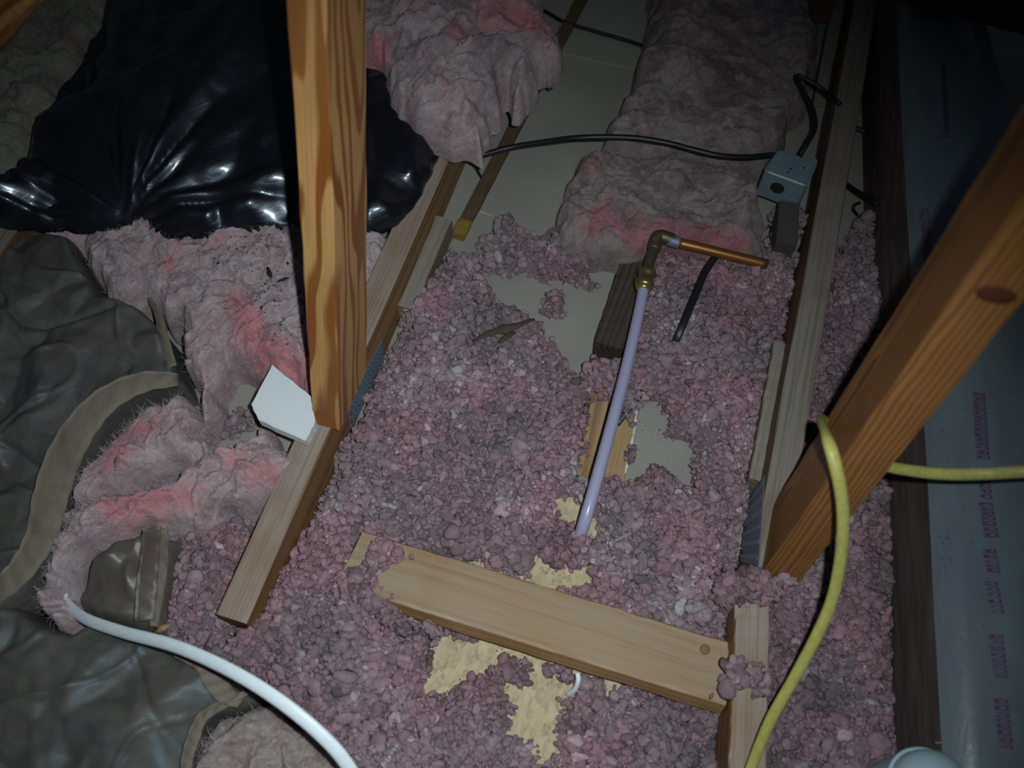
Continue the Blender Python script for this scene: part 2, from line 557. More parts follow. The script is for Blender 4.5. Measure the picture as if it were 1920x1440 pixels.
# ------------------------------------------------------------------ timbers
def timber(name, p0, p1, wid, hgt, mat, parent=None, up=(0, 0, 1), bev=.0018, cut=None, rough=.0006, segs=24):
    """squared timber from p0 to p1 (centre line); local x runs along it. cut: world heights at which the ends are sawn level"""
    p0 = Vector(p0); p1 = Vector(p1)
    ax = (p1 - p0).normalized()
    sy = Vector(up).cross(ax).normalized()
    sz = ax.cross(sy)
    R = Matrix((ax, sy, sz)).transposed().to_4x4()
    mw = Matrix.Translation(p0) @ R
    L = (p1 - p0).length
    bm = bmesh.new()
    sec = []
    h, w_ = hgt / 2, wid / 2
    for sx, sz_ in ((-1, -1), (1, -1), (1, 1), (-1, 1)):
        c = (sx * w_, sz_ * h)
        a = (c[0], c[1] - sz_ * bev); bq = (c[0] - sx * bev, c[1])
        sec += [a, bq] if sx * sz_ < 0 else [bq, a]
    sec.sort(key=lambda q: math.atan2(q[1] / h, q[0] / w_))
    rings = []
    for i in range(segs + 1):
        t = i / segs * L
        rg = []
        for k, (yy, zz) in enumerate(sec):
            j = rough * (_rn() - .5) * 2
            v = Vector((t, yy + j * np.sign(yy), zz + j * np.sign(zz)))
            if cut and i == 0:
                wv = mw @ v
                v.x += (cut[0] - wv.z) / ax.z
            rg.append(bm.verts.new(v))
        rings.append(rg)
    n = len(sec)
    for i in range(segs):
        for k in range(n):
            bm.faces.new((rings[i][k], rings[i][(k + 1) % n], rings[i + 1][(k + 1) % n], rings[i + 1][k]))
    bm.faces.new(rings[0][::-1]); bm.faces.new(rings[-1])
    bmesh.ops.recalc_face_normals(bm, faces=bm.faces[:])
    me = bpy.data.meshes.new(name); bm.to_mesh(me); bm.free(); me.materials.append(mat)
    o = bpy.data.objects.new(name, me); COL.objects.link(o)
    o.matrix_world = mw
    if parent:
        o.parent = parent
        o.matrix_parent_inverse = parent.matrix_world.inverted()
        o.matrix_world = mw
    return o


def _rn():
    return random.random()


JT = .089
jl = timber('ceiling_joist', (-.3645, .118, JT / 2), (-.3645, 2.7, JT / 2), .038, JT, W_JOIST)
tag(jl, 'weathered joist carrying the upright orange web post', 'joist', kind='thing')
jr = timber('ceiling_joist', (.2155, .32, JT / 2), (.2345, 2.7, JT / 2), .038, JT, W_JOIST_R)
tag(jr, 'long grey-topped joist beside the junction box, meeting the slanting brace', 'joist', kind='thing')
q0 = pix(1400, 1510, JT); q1 = pix(1412, 1125, JT)
js = timber('ceiling_joist', (q0[0], q0[1], JT / 2), (q1[0], q1[1], JT / 2), .040, JT, W_JOIST)
tag(js, 'short joist end poking out of loose pink fill below the slanting brace foot', 'joist', kind='thing')
qa = pix(0, 445, JT); qb = pix(22, 290, JT)
ja = timber('ceiling_joist', (qa[0] - .005, .1, JT / 2), (qa[0] - .005, 2.7, JT / 2), .045, JT, W_JOIST_R)
tag(ja, 'joist glimpsed at the left border beside the black plastic', 'joist', kind='thing')


def slant(name, px, py, side, deg, wid, dep, z0, L, mat):
    """web standing on a joist; (px,py) is the foot of its near edge, side +1 when the body lies to +x of it"""
    b0 = pix(px, py, z0)
    a = math.radians(deg)
    d = Vector((0, math.sin(a), math.cos(a)))
    nrm = Vector((0, math.cos(a), -math.sin(a)))
    c0 = Vector(b0) + Vector((side * wid / 2, 0, 0)) + nrm * dep / 2
    return timber(name, c0, c0 + d * L, wid, dep, mat, up=nrm, cut=(z0 + .0005,), segs=30)


web = slant('web_post', 638, 808, -1, 21, .038, .089, JT, 1.15, W_WEB)
tag(web, 'upright glossy orange timber post with bold grain standing on the weathered joist', 'post')
brace = slant('web_post', 1427, 1078, 1, 9, .043, .089, JT, 1.1, W_BRACE)
tag(brace, 'slanting brown timber brace with a dark knot and yellow cable across its foot', 'post')
c0 = pixd(-14, -10, .75)
wl = timber('web_post', Vector(pixd(-75, 70, .80)), Vector(pixd(40, -110, .62)), .04, .06, W_WEB)
tag(wl, 'orange timber corner in the top left corner above the faded insulation', 'post')

# knot on the near face of the brace
kb = Vector(pix(1427, 1078, JT)); a9 = math.radians(9); dd = Vector((0, math.sin(a9), math.cos(a9)))
nf = Vector((0, -math.cos(a9), math.sin(a9)))


def on_plane(px, py, p0, n):
    d = Vector(ray(px, py)); o = Vector(CAM)
    return o + d * ((p0 - o).dot(n) / d.dot(n))


kc = on_plane(1868, 553, kb, nf)
bm = bmesh.new()
bmesh.ops.create_uvsphere(bm, u_segments=20, v_segments=8, radius=1)
ex = Vector((1, 0, 0))
for v in bm.verts:
    c = v.co.copy()
    v.co = kc + ex * c.x * .0140 + dd * c.y * .0085 + nf * c.z * .0012
KNOT = simple('dark_knot', (.12, .035, .015), .6, 0, .3, 150, .4)
kn = bm_obj('knot', bm, KNOT, None, True); kn.parent = brace; kn.matrix_parent_inverse = brace.matrix_world.inverted()


def plate(name, corners, nrm, parent, rows=7, cols=14):
    """gang-nail plate: sheet with rows of raised teeth roots"""
    c = [Vector(p) for p in corners]
    nrm = Vector(nrm)
    bm = bmesh.new()
    lo = [bm.verts.new(p + nrm * .0002) for p in c]; hi = [bm.verts.new(p + nrm * .0016) for p in c]
    bm.faces.new(hi); bm.faces.new(lo[::-1])
    for i in range(4): bm.faces.new((lo[i], lo[(i + 1) % 4], hi[(i + 1) % 4], hi[i]))

    def at(u, v): return (c[0] * (1 - u) + c[1] * u) * (1 - v) + (c[3] * (1 - u) + c[2] * u) * v
    for i in range(cols):
        for j in range(rows):
            u = (i + .5 + .25 * (j % 2)) / cols; v = (j + .5) / rows
            if u > .98: continue
            du, dv = .30 / cols, .16 / rows
            q = [at(u - du, v - dv), at(u + du, v - dv), at(u + du, v + dv), at(u - du, v + dv)]
            vb = [bm.verts.new(p + nrm * .0016) for p in q]; vt = [bm.verts.new(p + nrm * .0027 + (q[2] - q[0]) * .0) for p in q]
            bm.faces.new(vt)
            for k in range(4): bm.faces.new((vb[k], vb[(k + 1) % 4], vt[(k + 1) % 4], vt[k]))
    bmesh.ops.recalc_face_normals(bm, faces=bm.faces[:])
    o = bm_obj(name, bm, STEEL, None)
    o.parent = parent; o.matrix_parent_inverse = parent.matrix_world.inverted()
    o['label'] = 'grey toothed steel nail plate'
    return o


xl = -.3645 + .019 + .0008
plate('nail_plate', [pixX(715, 637, xl), pixX(653, 752, xl), pixX(655, 805, xl), pixX(719, 688, xl)], (1, 0, 0), jl)
xr = .2165 - .019 - .0008
plate('nail_plate', [pixX(1435, 893, xr), pixX(1401, 940, xr), pixX(1390, 1053, xr), pixX(1424, 1062, xr)], (-1, 0, 0), jr, 6, 9)

# sister boards beside the left joist
LATH = simple('dark_brown_lath', (.13, .085, .045), .7, 0, .3, 30, .3)
a = Vector(pix(858, 440, .012)); bq = Vector(pix(1040, 92, .012))
a.z = bq.z = .0065
sb = timber('wood_lath', a, bq + (bq - a) * .8, .020, .012, LATH)
tag(sb, 'thin dark brown lath on the drywall beside the weathered joist, yellow at its near end', 'lath')
av = (a - bq).normalized()
yp = timber('painted_end', a + av * .001, a + av * -.030, .0212, .0132, YPAINT, sb); yp['label'] = 'yellow painted end'
e0 = pix(768, 575, .05); e1 = pix(838, 405, .05)
sb2 = timber('furring_board', (-.345 + .014, float(e0[1]), .0225), (-.345 + .014, float(e1[1]), .0225), .026, .045, W_SISTER, segs=8)
tag(sb2, 'pale grained board tucked along the right side of the weathered joist near its nail plate', 'board')
# sliver board on left of right joist
r0 = pix(1412, 900, .05); r1 = pix(1452, 640, .05)
sb3 = timber('furring_board', (.2005 - .009, float(r0[1]), .026), (.2005 - .009, float(r1[1]), .026), .017, .052, W_SISTER)
tag(sb3, 'thin splintered board against the left side of the grey-topped joist', 'board')

# loose block in the foreground
b0 = Vector(pix(655, 1048, .066)); b1 = Vector(pix(1368, 1268, .066))
b0.z = b1.z = .066 - .015
blk = timber('wood_block', b0, b1, .078, .030, W_BLOCK, bev=.003, up=(.09, .27, 1))
tag(blk, 'pale loose timber plank lying across the fill in the foreground', 'plank')
bm = bmesh.new()
dirb = (b1 - b0).normalized()
pk = Vector(pix(1322, 1218, .066)); bmesh.ops.create_uvsphere(bm, u_segments=14, v_segments=6, radius=1)
for v in bm.verts: v.co = Vector((pk.x + v.co.x * .006, pk.y + v.co.y * .006, .0662 + v.co.z * .0006))
k2 = bm_obj('knot', bm, simple('pale_knot', (.22, .13, .06), .7), None, True); k2.parent = blk; k2.matrix_parent_inverse = blk.matrix_world.inverted()

# dark timber strip in the drywall gap, pale board below it
d0 = pix(1142, 648, .028); d1 = pix(1205, 455, .028)
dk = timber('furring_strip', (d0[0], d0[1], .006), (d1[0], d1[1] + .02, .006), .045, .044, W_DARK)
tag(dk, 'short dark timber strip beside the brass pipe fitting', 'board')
d0 = pix(1085, 1010, 0); d1 = pix(1172, 690, 0)
pb = timber('furring_strip', (d0[0] + .012, d0[1], -.004), (d1[0] - .004, d1[1], -.004), .068, .010, W_PALE)
tag(pb, 'yellowish stained wood strip exposed beneath the milky water tube', 'board')


def torn_edge(pxs, z, wid=.004, seed=0):
    C = catmull([pix(a, b, z) for a, b in pxs], 14)
    V, Q = [], []
    rr = np.random.default_rng(seed)
    for i, p in enumerate(C):
        w2 = wid * (.35 + .9 * rr.random())
        V += [p + np.array([-w2, 0, -.006]), p + np.array([-w2 * .6, 0, .0012 + .001 * rr.random()]), p + np.array([w2 * .7, 0, .0012]), p + np.array([w2, 0, -.006])]
    n = len(C)
    for i in range(n - 1):
        for k in range(3): Q.append((i * 4 + k, i * 4 + k + 1, i * 4 + 5 + k, i * 4 + 4 + k))
    return V, Q


for pts, s_ in (([(1180, 462), (1150, 545), (1128, 605), (1118, 650)], 1), ([(1222, 712), (1197, 745), (1190, 800), (1180, 850), (1172, 888)], 2)):
    V, Q = torn_edge(pts, .0005, .0026, s_)
    o = mesh_np('gypsum_edge', V, Q, GYPSUM, floor, False); o['label'] = 'white broken gypsum edge'
V, Q = torn_edge([(1115, 458), (1145, 465), (1178, 470)], .0005, .0012, 4)
mesh_np('gypsum_edge', V, Q, GYPSUM, floor, False)
V, Q = torn_edge([(890, 393), (905, 398), (922, 404)], .0003, .0012, 5)
mesh_np('gypsum_edge', V, Q, GYPSUM, floor, False)

# flaked wood panel seen through gaps in the fill
pts = wpoly([(690, 985), (1135, 905), (1150, 1080), (1180, 1500), (700, 1560)], .014)
osb = prism('flaked_wood_panel', pts, .0005, .014, OSB, None, .001)
tag(osb, 'yellow flaked wood panel showing through gaps in the fill around the loose plank', 'panel')


# ------------------------------------------------------------------ soft sheets and batts from outlines
def hfield(name, poly_px, zref, zb, thick, mat, parent=None, res=.004, edge=.035, edge_noise=.012, hfun=None, spots=(), power=.5, floor_z=None, seed=0, lift=None):
    P = wpoly(poly_px, zref)
    x0, y0 = P.min(0) - .02; x1, y1 = P.max(0) + .02
    nx, ny = int((x1 - x0) / res) + 1, int((y1 - y0) / res) + 1
    X, Y = np.meshgrid(x0 + np.arange(nx) * res, y0 + np.arange(ny) * res)
    sd = sdist(P, X, Y) + edge_noise * fbm(X * 22, Y * 22, seed + 3, 2)
    t = np.clip(sd / edge, 0, 1)
    prof = (1 - (1 - t) ** 2) ** power
    base = zb if lift is None else zb + lift(X, Y)
    Z = base + thick * prof
    if hfun is not None: Z = Z + hfun(X, Y, sd) * np.clip(sd / (edge * .35), 0, 1)
    keep = sd > -res * .6
    Z = np.where(sd <= 0, base if floor_z is None else floor_z, Z)
    idx = -np.ones(X.shape, int)
    f = keep[:-1, :-1] & keep[1:, :-1] & keep[:-1, 1:] & keep[1:, 1:]
    used = np.zeros_like(keep)
    used[:-1, :-1] |= f; used[1:, :-1] |= f; used[:-1, 1:] |= f; used[1:, 1:] |= f
    idx[used] = np.arange(used.sum())
    gyy, gxx = np.gradient(sd, res)
    gl = gxx ** 2 + gyy ** 2 + 1e-6
    cnt = np.zeros(X.shape, int)
    for da, db in ((slice(None, -1), slice(None, -1)), (slice(1, None), slice(None, -1)), (slice(None, -1), slice(1, None)), (slice(1, None), slice(1, None))):
        cnt[da, db] += f
    out = used & (cnt < 4)
    Z = np.where(out, base if floor_z is None else floor_z, Z)
    X = np.where(out, X - np.clip(sd * gxx / gl, -res * 2, res * 2), X); Y = np.where(out, Y - np.clip(sd * gyy / gl, -res * 2, res * 2), Y)
    V = np.stack([X[used], Y[used], Z[used]], 1)
    Q = np.stack([idx[:-1, :-1][f], idx[:-1, 1:][f], idx[1:, 1:][f], idx[1:, :-1][f]], 1)
    vv = np.zeros(len(V))
    for sx, sy, r, k in spots:
        c = pix(sx, sy, zref)
        vv += k * np.exp(-((V[:, 0] - c[0]) ** 2 + (V[:, 1] - c[1]) ** 2) / (2 * (r / 1350) ** 2))
    o = mesh_np(name, V, Q, mat, parent, True, {'vivid': vv})
    return o, V


def wool(amp=.012, sc=1.0, seed=0, ang=0.0, lump=.012):
    """glass wool surface: lumps, puffs drawn out along one direction, small tufts"""
    ca, sa = math.cos(ang), math.sin(ang)

    def h(X, Y, sd):
        u = X * ca + Y * sa; v = -X * sa + Y * ca
        wu = u + .030 * fbm(X * 13, Y * 13, seed + 40, 3)
        wv = v + .030 * fbm(X * 13 + 5, Y * 13, seed + 41, 3)
        b1 = np.abs(fbm(wu * 13 * sc, wv * 24 * sc, seed, 3))
        wu2 = wu + .006 * fbm(X * 60, Y * 60, seed + 50, 2); wv2 = wv + .006 * fbm(X * 60 + 3, Y * 60, seed + 51, 2)
        b2 = np.abs(fbm(wu2 * 36 * sc, wv2 * 80 * sc, seed + 2, 3))
        return amp * (b1 * 1.2 - .4) + .0065 * (b2 - .35) + lump * fbm(X * 9, Y * 9, seed + 9, 2) + .0022 * fbm(wu2 * 110, wv2 * 240, seed + 11, 2)
    return h


def strands(name, V, n, mat, parent, length=(.004, .014), wid=.00014, seed=0, lift=.004):
    """thin loose glass fibres lying over and sticking out of a batt"""
    r = np.random.default_rng(seed)
    p = V[r.integers(0, len(V), n)].copy()
    p[:, 2] += .0003
    th = r.uniform(0, 2 * np.pi, n)
    d = np.stack([np.cos(th), np.sin(th), r.uniform(-.2, .5, n)], 1)
    L = r.uniform(*length, n)[:, None]
    side = np.stack([-np.sin(th), np.cos(th), np.zeros(n)], 1)
    bend = r.uniform(-.35, .35, n)[:, None]
    Vs = []
    for k in range(4):
        t = k / 3
        c = p + d * L * t + side * L * bend * t * t
        c[:, 2] += lift * math.sin(t * 2.6) * r.uniform(.1, 1, n)
        wk = wid * (1 - .6 * t)
        Vs += [c - side * wk, c + side * wk]
    A = np.stack(Vs, 1).reshape(-1, 3)
    base = (np.arange(n) * 8)[:, None]
    Q = np.concatenate([np.stack([base[:, 0] + 2 * k, base[:, 0] + 2 * k + 1, base[:, 0] + 2 * k + 3, base[:, 0] + 2 * k + 2], 1) for k in range(3)])
    o = mesh_np(name, A, Q, mat, parent, False)
    o['kind'] = 'stuff'
    return o


def batt(label, outline, zref, zb, thick, mat=None, seed=0, nstr=900, strm=None, name='insulation_batt', **kw):
    mat = mat or FIB
    e = empty(name, (0, 0, 0))
    P = wpoly(outline, zb).mean(0)
    e.location = (P[0], P[1], zb); e.matrix_world = Matrix.Translation(Vector((P[0], P[1], zb)))
    tag(e, label, 'insulation')
    o, V = hfield('glass_wool', outline, zref, zb, thick, mat, e, seed=seed, **kw)
    inside = V[V[:, 2] > zb + .004]
    strands('loose_fibres', inside, nstr, strm or LINT, e, seed=seed + 1)
    return e, V


# --- kraft-faced batt, big crumpled sheet on the left
def crumple(a1, s1, a2, s2, seed):
    def h(X, Y, sd):
        return a1 * (facet(X * s1, Y * s1, seed) - .5) + a2 * (facet(X * s2 + 3, Y * s2, seed + 7) - .5) + a1 * .3 * fbm(X * 5, Y * 5, seed + 2, 2) \
            - .005 * np.exp(-(pn(X * 5, Y * 5, seed + 31) * 22) ** 2) + .004 * np.exp(-(pn(X * 8, Y * 8, seed + 33) * 20) ** 2) + .010 * (facet(X * 40, Y * 40, seed + 35) - .5)
    return h


k1 = empty('kraft_faced_batt', pix(120, 800, 0)); tag(k1, 'batt lying paper side up left of the torn pink wool, crumpled brown kraft facing', 'insulation')
K1 = [(-260, 500), (-40, 500), (30, 425), (90, 425), (135, 440), (160, 500), (185, 545), (250, 560), (300, 600), (322, 650), (335, 705), (255, 722), (195, 765), (150, 830), (120, 890), (95, 960), (75, 1060), (40, 1120), (-40, 1170), (-300, 1230)]
hfield('kraft_facing', K1, .09, .0, .085, KRAFT, k1, res=.0025, edge=.012, edge_noise=.003, hfun=crumple(.028, 7, .018, 17, 3), seed=4)


def ribbon(name, pxz, wid, mat, parent, thick=.0008, curl=.5, seed=0, tilt=0.0):
    """paper strip following a path of (px,py,z,width scale)"""
    C = catmull([[*pix(a, b, z), k] for a, b, z, k in pxz], 8)
    P3 = C[:, :3]; K = C[:, 3]
    T = np.gradient(P3, axis=0); T /= np.linalg.norm(T, axis=1)[:, None]
    V, Q = [], []
    m_ = 6
    for i in range(len(P3)):
        s = np.cross(T[i], [0, 0, 1]); s /= np.linalg.norm(s)
        up_ = np.array([0, 0, 1.0])
        s2 = s * math.cos(tilt) + up_ * math.sin(tilt)
        for j in range(m_):
            t = j / (m_ - 1) - .5
            V.append(P3[i] + s2 * t * wid * K[i] + up_ * (curl * wid * (.25 - t * t)) + up_ * .0012 * math.sin(i * 1.3 + j))
    n = len(P3)
    for i in range(n - 1):
        for j in range(m_ - 1):
            Q.append((i * m_ + j, i * m_ + j + 1, (i + 1) * m_ + j + 1, (i + 1) * m_ + j))
    V = np.array(V); Q = np.array(Q)
    nb = len(V)
    V2 = V - np.array([0, 0, thick])
    Qs = [Q, Q[:, ::-1] + nb]
    rim = []
    for i in range(n - 1):
        for j in (0, m_ - 1):
            rim.append((i * m_ + j, (i + 1) * m_ + j, (i + 1) * m_ + j + nb, i * m_ + j + nb))
    for j in range(m_ - 1):
        for i in (0, n - 1):
            rim.append((i * m_ + j, i * m_ + j + 1, i * m_ + j + 1 + nb, i * m_ + j + nb))
    return mesh_np(name, np.concatenate([V, V2]), np.concatenate(Qs + [np.array(rim)]), mat, parent, True)


fl1 = ribbon('paper_flange', [(335, 712, .092, .5), (270, 716, .098, .8), (205, 745, .10, 1), (155, 795, .102, 1.15), (118, 860, .102, 1.2), (95, 930, .102, 1.15), (78, 1000, .10, 1), (45, 1060, .098, .9), (0, 1105, .095, .8), (-60, 1140, .092, .6)], .036, KRAFT_EDGE, k1, curl=.22, tilt=.15)
fl1['label'] = 'smooth lighter paper flange curving along the batt edge'
fl2 = ribbon('paper_flap', [(280, 560, .085, .3), (296, 590, .088, .5), (308, 640, .086, .8), (320, 692, .08, 1.0)], .022, KRAFT_EDGE, k1, curl=.45, tilt=-.5)
fl2['label'] = 'narrow upright folded paper flap'

# lower kraft sheet and crumpled bag-like fold
k2e = empty('kraft_faced_batt', pix(150, 1350, 0)); tag(k2e, 'crinkled dark kraft facing in the bottom left corner under the white cable', 'insulation')
K2 = [(-300, 1130), (0, 1120), (60, 1150), (120, 1175), (150, 1150), (210, 1165), (300, 1195), (380, 1235), (470, 1290), (500, 1305), (440, 1330), (390, 1345), (365, 1385), (350, 1440), (340, 1560), (-300, 1600)]
hfield('kraft_facing', K2, .095, 0, .085, KRAFT, k2e, res=.0035, edge=.014, edge_noise=.004, hfun=crumple(.034, 8, .016, 22, 13), seed=14)
r3 = ribbon('torn_paper_edge', [(330, 1225, .094, .5), (380, 1245, .1, 1), (400, 1275, .1, 1.2), (425, 1305, .1, 1.1), (450, 1320, .098, .5)], .018, KRAFT_EDGE, k2e, curl=.3, tilt=.3)
r4 = ribbon('torn_paper_edge', [(470, 1295, .097, .4), (420, 1320, .1, .8), (380, 1345, .1, 1), (362, 1385, .1, 1.2), (350, 1430, .1, 1), (345, 1500, .098, .7)], .013, KRAFT_EDGE, k2e, curl=.4, tilt=-.2)

k3 = empty('crumpled_kraft_paper', pix(220, 1090, 0)); tag(k3, 'folded brown kraft paper scrap where the white cable starts', 'paper')
K3 = [(105, 1095), (150, 1040), (200, 1005), (265, 985), (332, 992), (322, 1040), (312, 1110), (295, 1185), (240, 1180), (180, 1165), (135, 1150)]
KRAFT3 = kraft_mat('folded_kraft', (.125, .105, .08), (.08, .075, .062), .35, .6)
hfield('folded_sheet', K3, .085, .0, .075, KRAFT3, k3, res=.003, edge=.02, edge_noise=.003, hfun=crumple(.05, 17, .016, 34, 23), seed=24)
ribbon('paper_strip', [(285, 990, .092, 1), (281, 1040, .097, 1), (275, 1100, .097, 1.1), (270, 1165, .09, 1)], .022, KRAFT3, k3, curl=.15)
ribbon('paper_strip', [(308, 992, .088, .8), (306, 1050, .092, 1), (298, 1110, .09, 1), (288, 1175, .086, .8)], .012, KRAFT_EDGE, k3, curl=.3, tilt=.4)

# --- pink batts
B1 = [(40, 412), (110, 390), (180, 385), (240, 392), (262, 398), (330, 390), (430, 390), (560, 385), (660, 395), (752, 418), (722, 490), (690, 560), (660, 620), (640, 700), (600, 745), (565, 722), (520, 700), (470, 690), (425, 665), (410, 655), (398, 700), (385, 745), (362, 770), (345, 735), (338, 690), (328, 640), (310, 590), (280, 560), (245, 548), (185, 558), (160, 515), (148, 465), (125, 445), (60, 440)]
_, VB1 = batt('torn pink batt between black plastic and the foam piece, sprinkled with dark specks', B1, .10, .0, .095, FIB, seed=31, nstr=2600, edge=.03, edge_noise=.012,
     hfun=wool(.017, 1, 31, .9, .012), res=.0022,
     spots=[(445, 560, 20, 1.3), (460, 610, 26, 1.5), (500, 660, 26, 1.5), (555, 690, 28, 1.3), (315, 490, 16, .9), (330, 460, 14, .6), (160, 420, 22, .5), (410, 440, 30, .5)])
B1L = [(335, 720), (380, 750), (370, 800), (410, 815), (400, 850), (330, 870), (250, 880), (190, 930), (150, 950), (110, 935), (128, 880), (160, 820), (215, 765), (270, 730)]
batt('pink batt lobe curving inside the smooth kraft flange', B1L, .085, .0, .08, FIB, seed=41, nstr=1200, edge=.03, hfun=wool(.016, 1, 41, 1.2, .012), res=.0022,
     spots=[(250, 800, 24, .9), (210, 850, 28, 1.1), (290, 780, 20, .6)])
B2 = [(470, 772), (500, 800), (545, 822), (575, 848), (560, 880), (520, 930), (470, 955), (400, 955), (330, 975), (260, 985), (190, 1000), (145, 1030), (110, 1075), (95, 1110), (125, 1150), (100, 1175), (60, 1165), (32, 1130), (40, 1095), (62, 1065), (70, 1010), (95, 975), (70, 955), (75, 935), (130, 925), (210, 900), (300, 870), (400, 820)]
batt('long pink batt tongue reaching from the foam piece down to the kraft scrap', B2, .10, .0, .088, FIB, seed=51, nstr=1800, edge=.026, edge_noise=.014, hfun=wool(.018, 1, 51, .35, .010), res=.0022,
     spots=[(215, 940, 24, 1.3), (280, 930, 22, 1.1), (340, 925, 24, .8), (440, 850, 34, .7), (500, 890, 24, .9)])
B3 = [(640, -260), (640, 60), (686, 125), (712, 135), (728, 155), (745, 185), (775, 212), (830, 222), (880, 240), (905, 250), (922, 205), (940, 160), (955, 120), (962, 165), (985, 150), (1015, 115), (1045, 95), (1068, 65), (1055, 30), (1030, 5), (1020, -60), (1060, -260)]
batt('thick crumpled pink batt heaped over the black plastic and joist at the top', B3, .175, .10, .095, FIB, seed=61, nstr=2400, edge=.05, edge_noise=.016,
     hfun=wool(.026, .7, 61, 1.0, .022), res=.0028, spots=[(705, 100, 24, 1.7), (860, 90, 26, 1.2), (930, 40, 40, 1.2), (1010, 45, 34, 1.2), (780, 20, 40, .6), (850, 180, 30, .5)], name='insulation_batt')
B4 = [(1095, 262), (1070, 285), (1060, 300), (1068, 318), (1085, 328), (1062, 355), (1045, 395), (1055, 420), (1105, 435), (1120, 450), (1190, 452), (1250, 440), (1330, 452), (1420, 465), (1445, 440), (1446, 385), (1438, 340), (1400, 300), (1340, 275), (1230, 262)]
batt('pink batt with a deep pink torn edge behind the copper pipe', B4, .085, .0, .078, FIB_DULL, seed=71, nstr=1800, strm=LINT_G, edge=.03, edge_noise=.012, hfun=wool(.016, .9, 71, .25, .014), res=.0025,
     spots=[(1120, 400, 26, 1.2), (1190, 420, 28, 1.3), (1260, 425, 26, 1.4), (1330, 432, 26, 1.4), (1395, 445, 20, 1.1), (1110, 310, 24, .6), (1150, 370, 20, .5)])
B5 = [(1190, 120), (1165, 170), (1130, 248), (1200, 262), (1340, 285), (1440, 290), (1475, 275), (1490, 250), (1500, 190), (1530, 150), (1548, 60), (1560, -20), (1600, -300), (1260, -300), (1225, -20), (1210, 80)]
batt('dusty grey-pink batt running away behind the black cable', B5, .085, .0, .078, FIB_DULL, seed=81, nstr=1800, strm=LINT_G, edge=.03, edge_noise=.012, hfun=wool(.014, .7, 81, .2, .02), res=.003,
     spots=[(1430, 220, 40, .4)])
B6 = [(-400, -300), (-400, 330), (-20, 330), (40, 260), (80, 180), (140, 90), (210, -10), (330, -300)]
batt('faded green-grey batt in the upper left behind the black plastic', B6, .09, .0, .08, FIB_GREEN, seed=91, nstr=600, strm=LINT_G, edge=.04, hfun=wool(.014, .8, 91, .5, .012), res=.004)
B7 = [(365, 1385), (400, 1345), (455, 1318), (500, 1310), (560, 1352), (620, 1400), (700, 1500), (640, 1620), (340, 1600), (350, 1440)]
FIB_BR = fibre_mat('browned_glass_wool', (.36, .31, .28), (.30, .24, .21), (.42, .32, .22), dirtamt=.8)
batt('brownish torn wool lump below the white cable with a ragged paper rim', B7, .09, .0, .085, FIB_BR, seed=95, nstr=900, edge=.03, hfun=wool(.018, 1, 95, .8, .014), res=.0022)

# --- black plastic sheeting
BAG = [(200, -260), (185, 0), (120, 110), (62, 205), (38, 262), (34, 300), (28, 325), (-30, 352), (-120, 380), (-120, 405), (0, 408), (70, 408), (130, 412), (185, 414), (230, 412), (300, 420), (380, 421), (470, 412), (560, 405), (690, 418), (742, 405), (790, 335), (830, 240), (850, 180), (800, -260)]
gx, gy = pix(240, 412, .1)[:2]


def bagh(X, Y, sd):
    r = np.hypot(X - gx, Y - gy)
    th = np.arctan2(Y - gy, X - gx)
    near = np.exp(-((r) / .33) ** 2)
    folds = .020 * (np.abs(fbm(th * 2.6 + 3, r * 2.0, 7, 2)) - .3) * np.clip(r / .10, 0, 1) * near * 1.5
    cr = (.085 * (facet(X * 8, Y * 8, 51) - .5) + .030 * (facet(X * 17, Y * 17, 57) - .5)) * (.14 + .86 * np.exp(-(np.clip(sd, 0, 9) / .20) ** 2))
    return folds + cr + .10 * np.clip(sd / .45, 0, 1) ** .8


bag, Vb = hfield('plastic_sheet', BAG, .12, .088, .03, POLY, None, res=.004, edge=.05, edge_noise=.006, hfun=bagh, seed=8, floor_z=.086)
tag(bag, 'glossy black plastic sheet bundled behind the upright post', 'plastic sheet')
hem = tube('rolled_hem', [pix(-40, 378, .10), pix(40, 382, .105), pix(110, 392, .105), pix(190, 402, .10), pix(250, 410, .095)], .012, .006, POLY, bag, 10)
hem2 = None and tube('rolled_hem', [pix(390, 420, .10), pix(440, 408, .104), pix(490, 395, .106), pix(530, 385, .106), pix(590, 380, .10)], .006, .005, POLY, bag, 10)

# ------------------------------------------------------------------ loose pink fill
ico, ico_small = [], []
for k in range(20):
    bm = bmesh.new(); bmesh.ops.create_icosphere(bm, subdivisions=2 if k < 10 else 1, radius=1)
    A = np.array([v.co[:] for v in bm.verts])
    Fi = np.array([[v.index for v in f.verts] for f in bm.faces])
    bm.free()
    rr = np.random.default_rng(100 + k)
    d = np.ones(len(A))
    for _ in range(6):
        q = rr.normal(size=3); q /= np.linalg.norm(q)
        d += .19 * rr.normal() * np.cos(A @ q * rr.uniform(2, 5) + rr.uniform(0, 6))
    (ico if k < 10 else ico_small).append(A * np.clip(d, .55, 1.6)[:, None])
    if k == 9: ICOF = Fi
ICOF_S = Fi


def rotmats(r, n):
    q = r.normal(size=(n, 4)); q /= np.linalg.norm(q, axis=1)[:, None]
    a, b_, c_, d_ = q.T
    return np.stack([np.stack([1 - 2 * (c_ * c_ + d_ * d_), 2 * (b_ * c_ - a * d_), 2 * (b_ * d_ + a * c_)], 1),
                     np.stack([2 * (b_ * c_ + a * d_), 1 - 2 * (b_ * b_ + d_ * d_), 2 * (c_ * d_ - a * b_)], 1),
                     np.stack([2 * (b_ * d_ - a * c_), 2 * (c_ * d_ + a * b_), 1 - 2 * (b_ * b_ + c_ * c_)], 1)], 1)


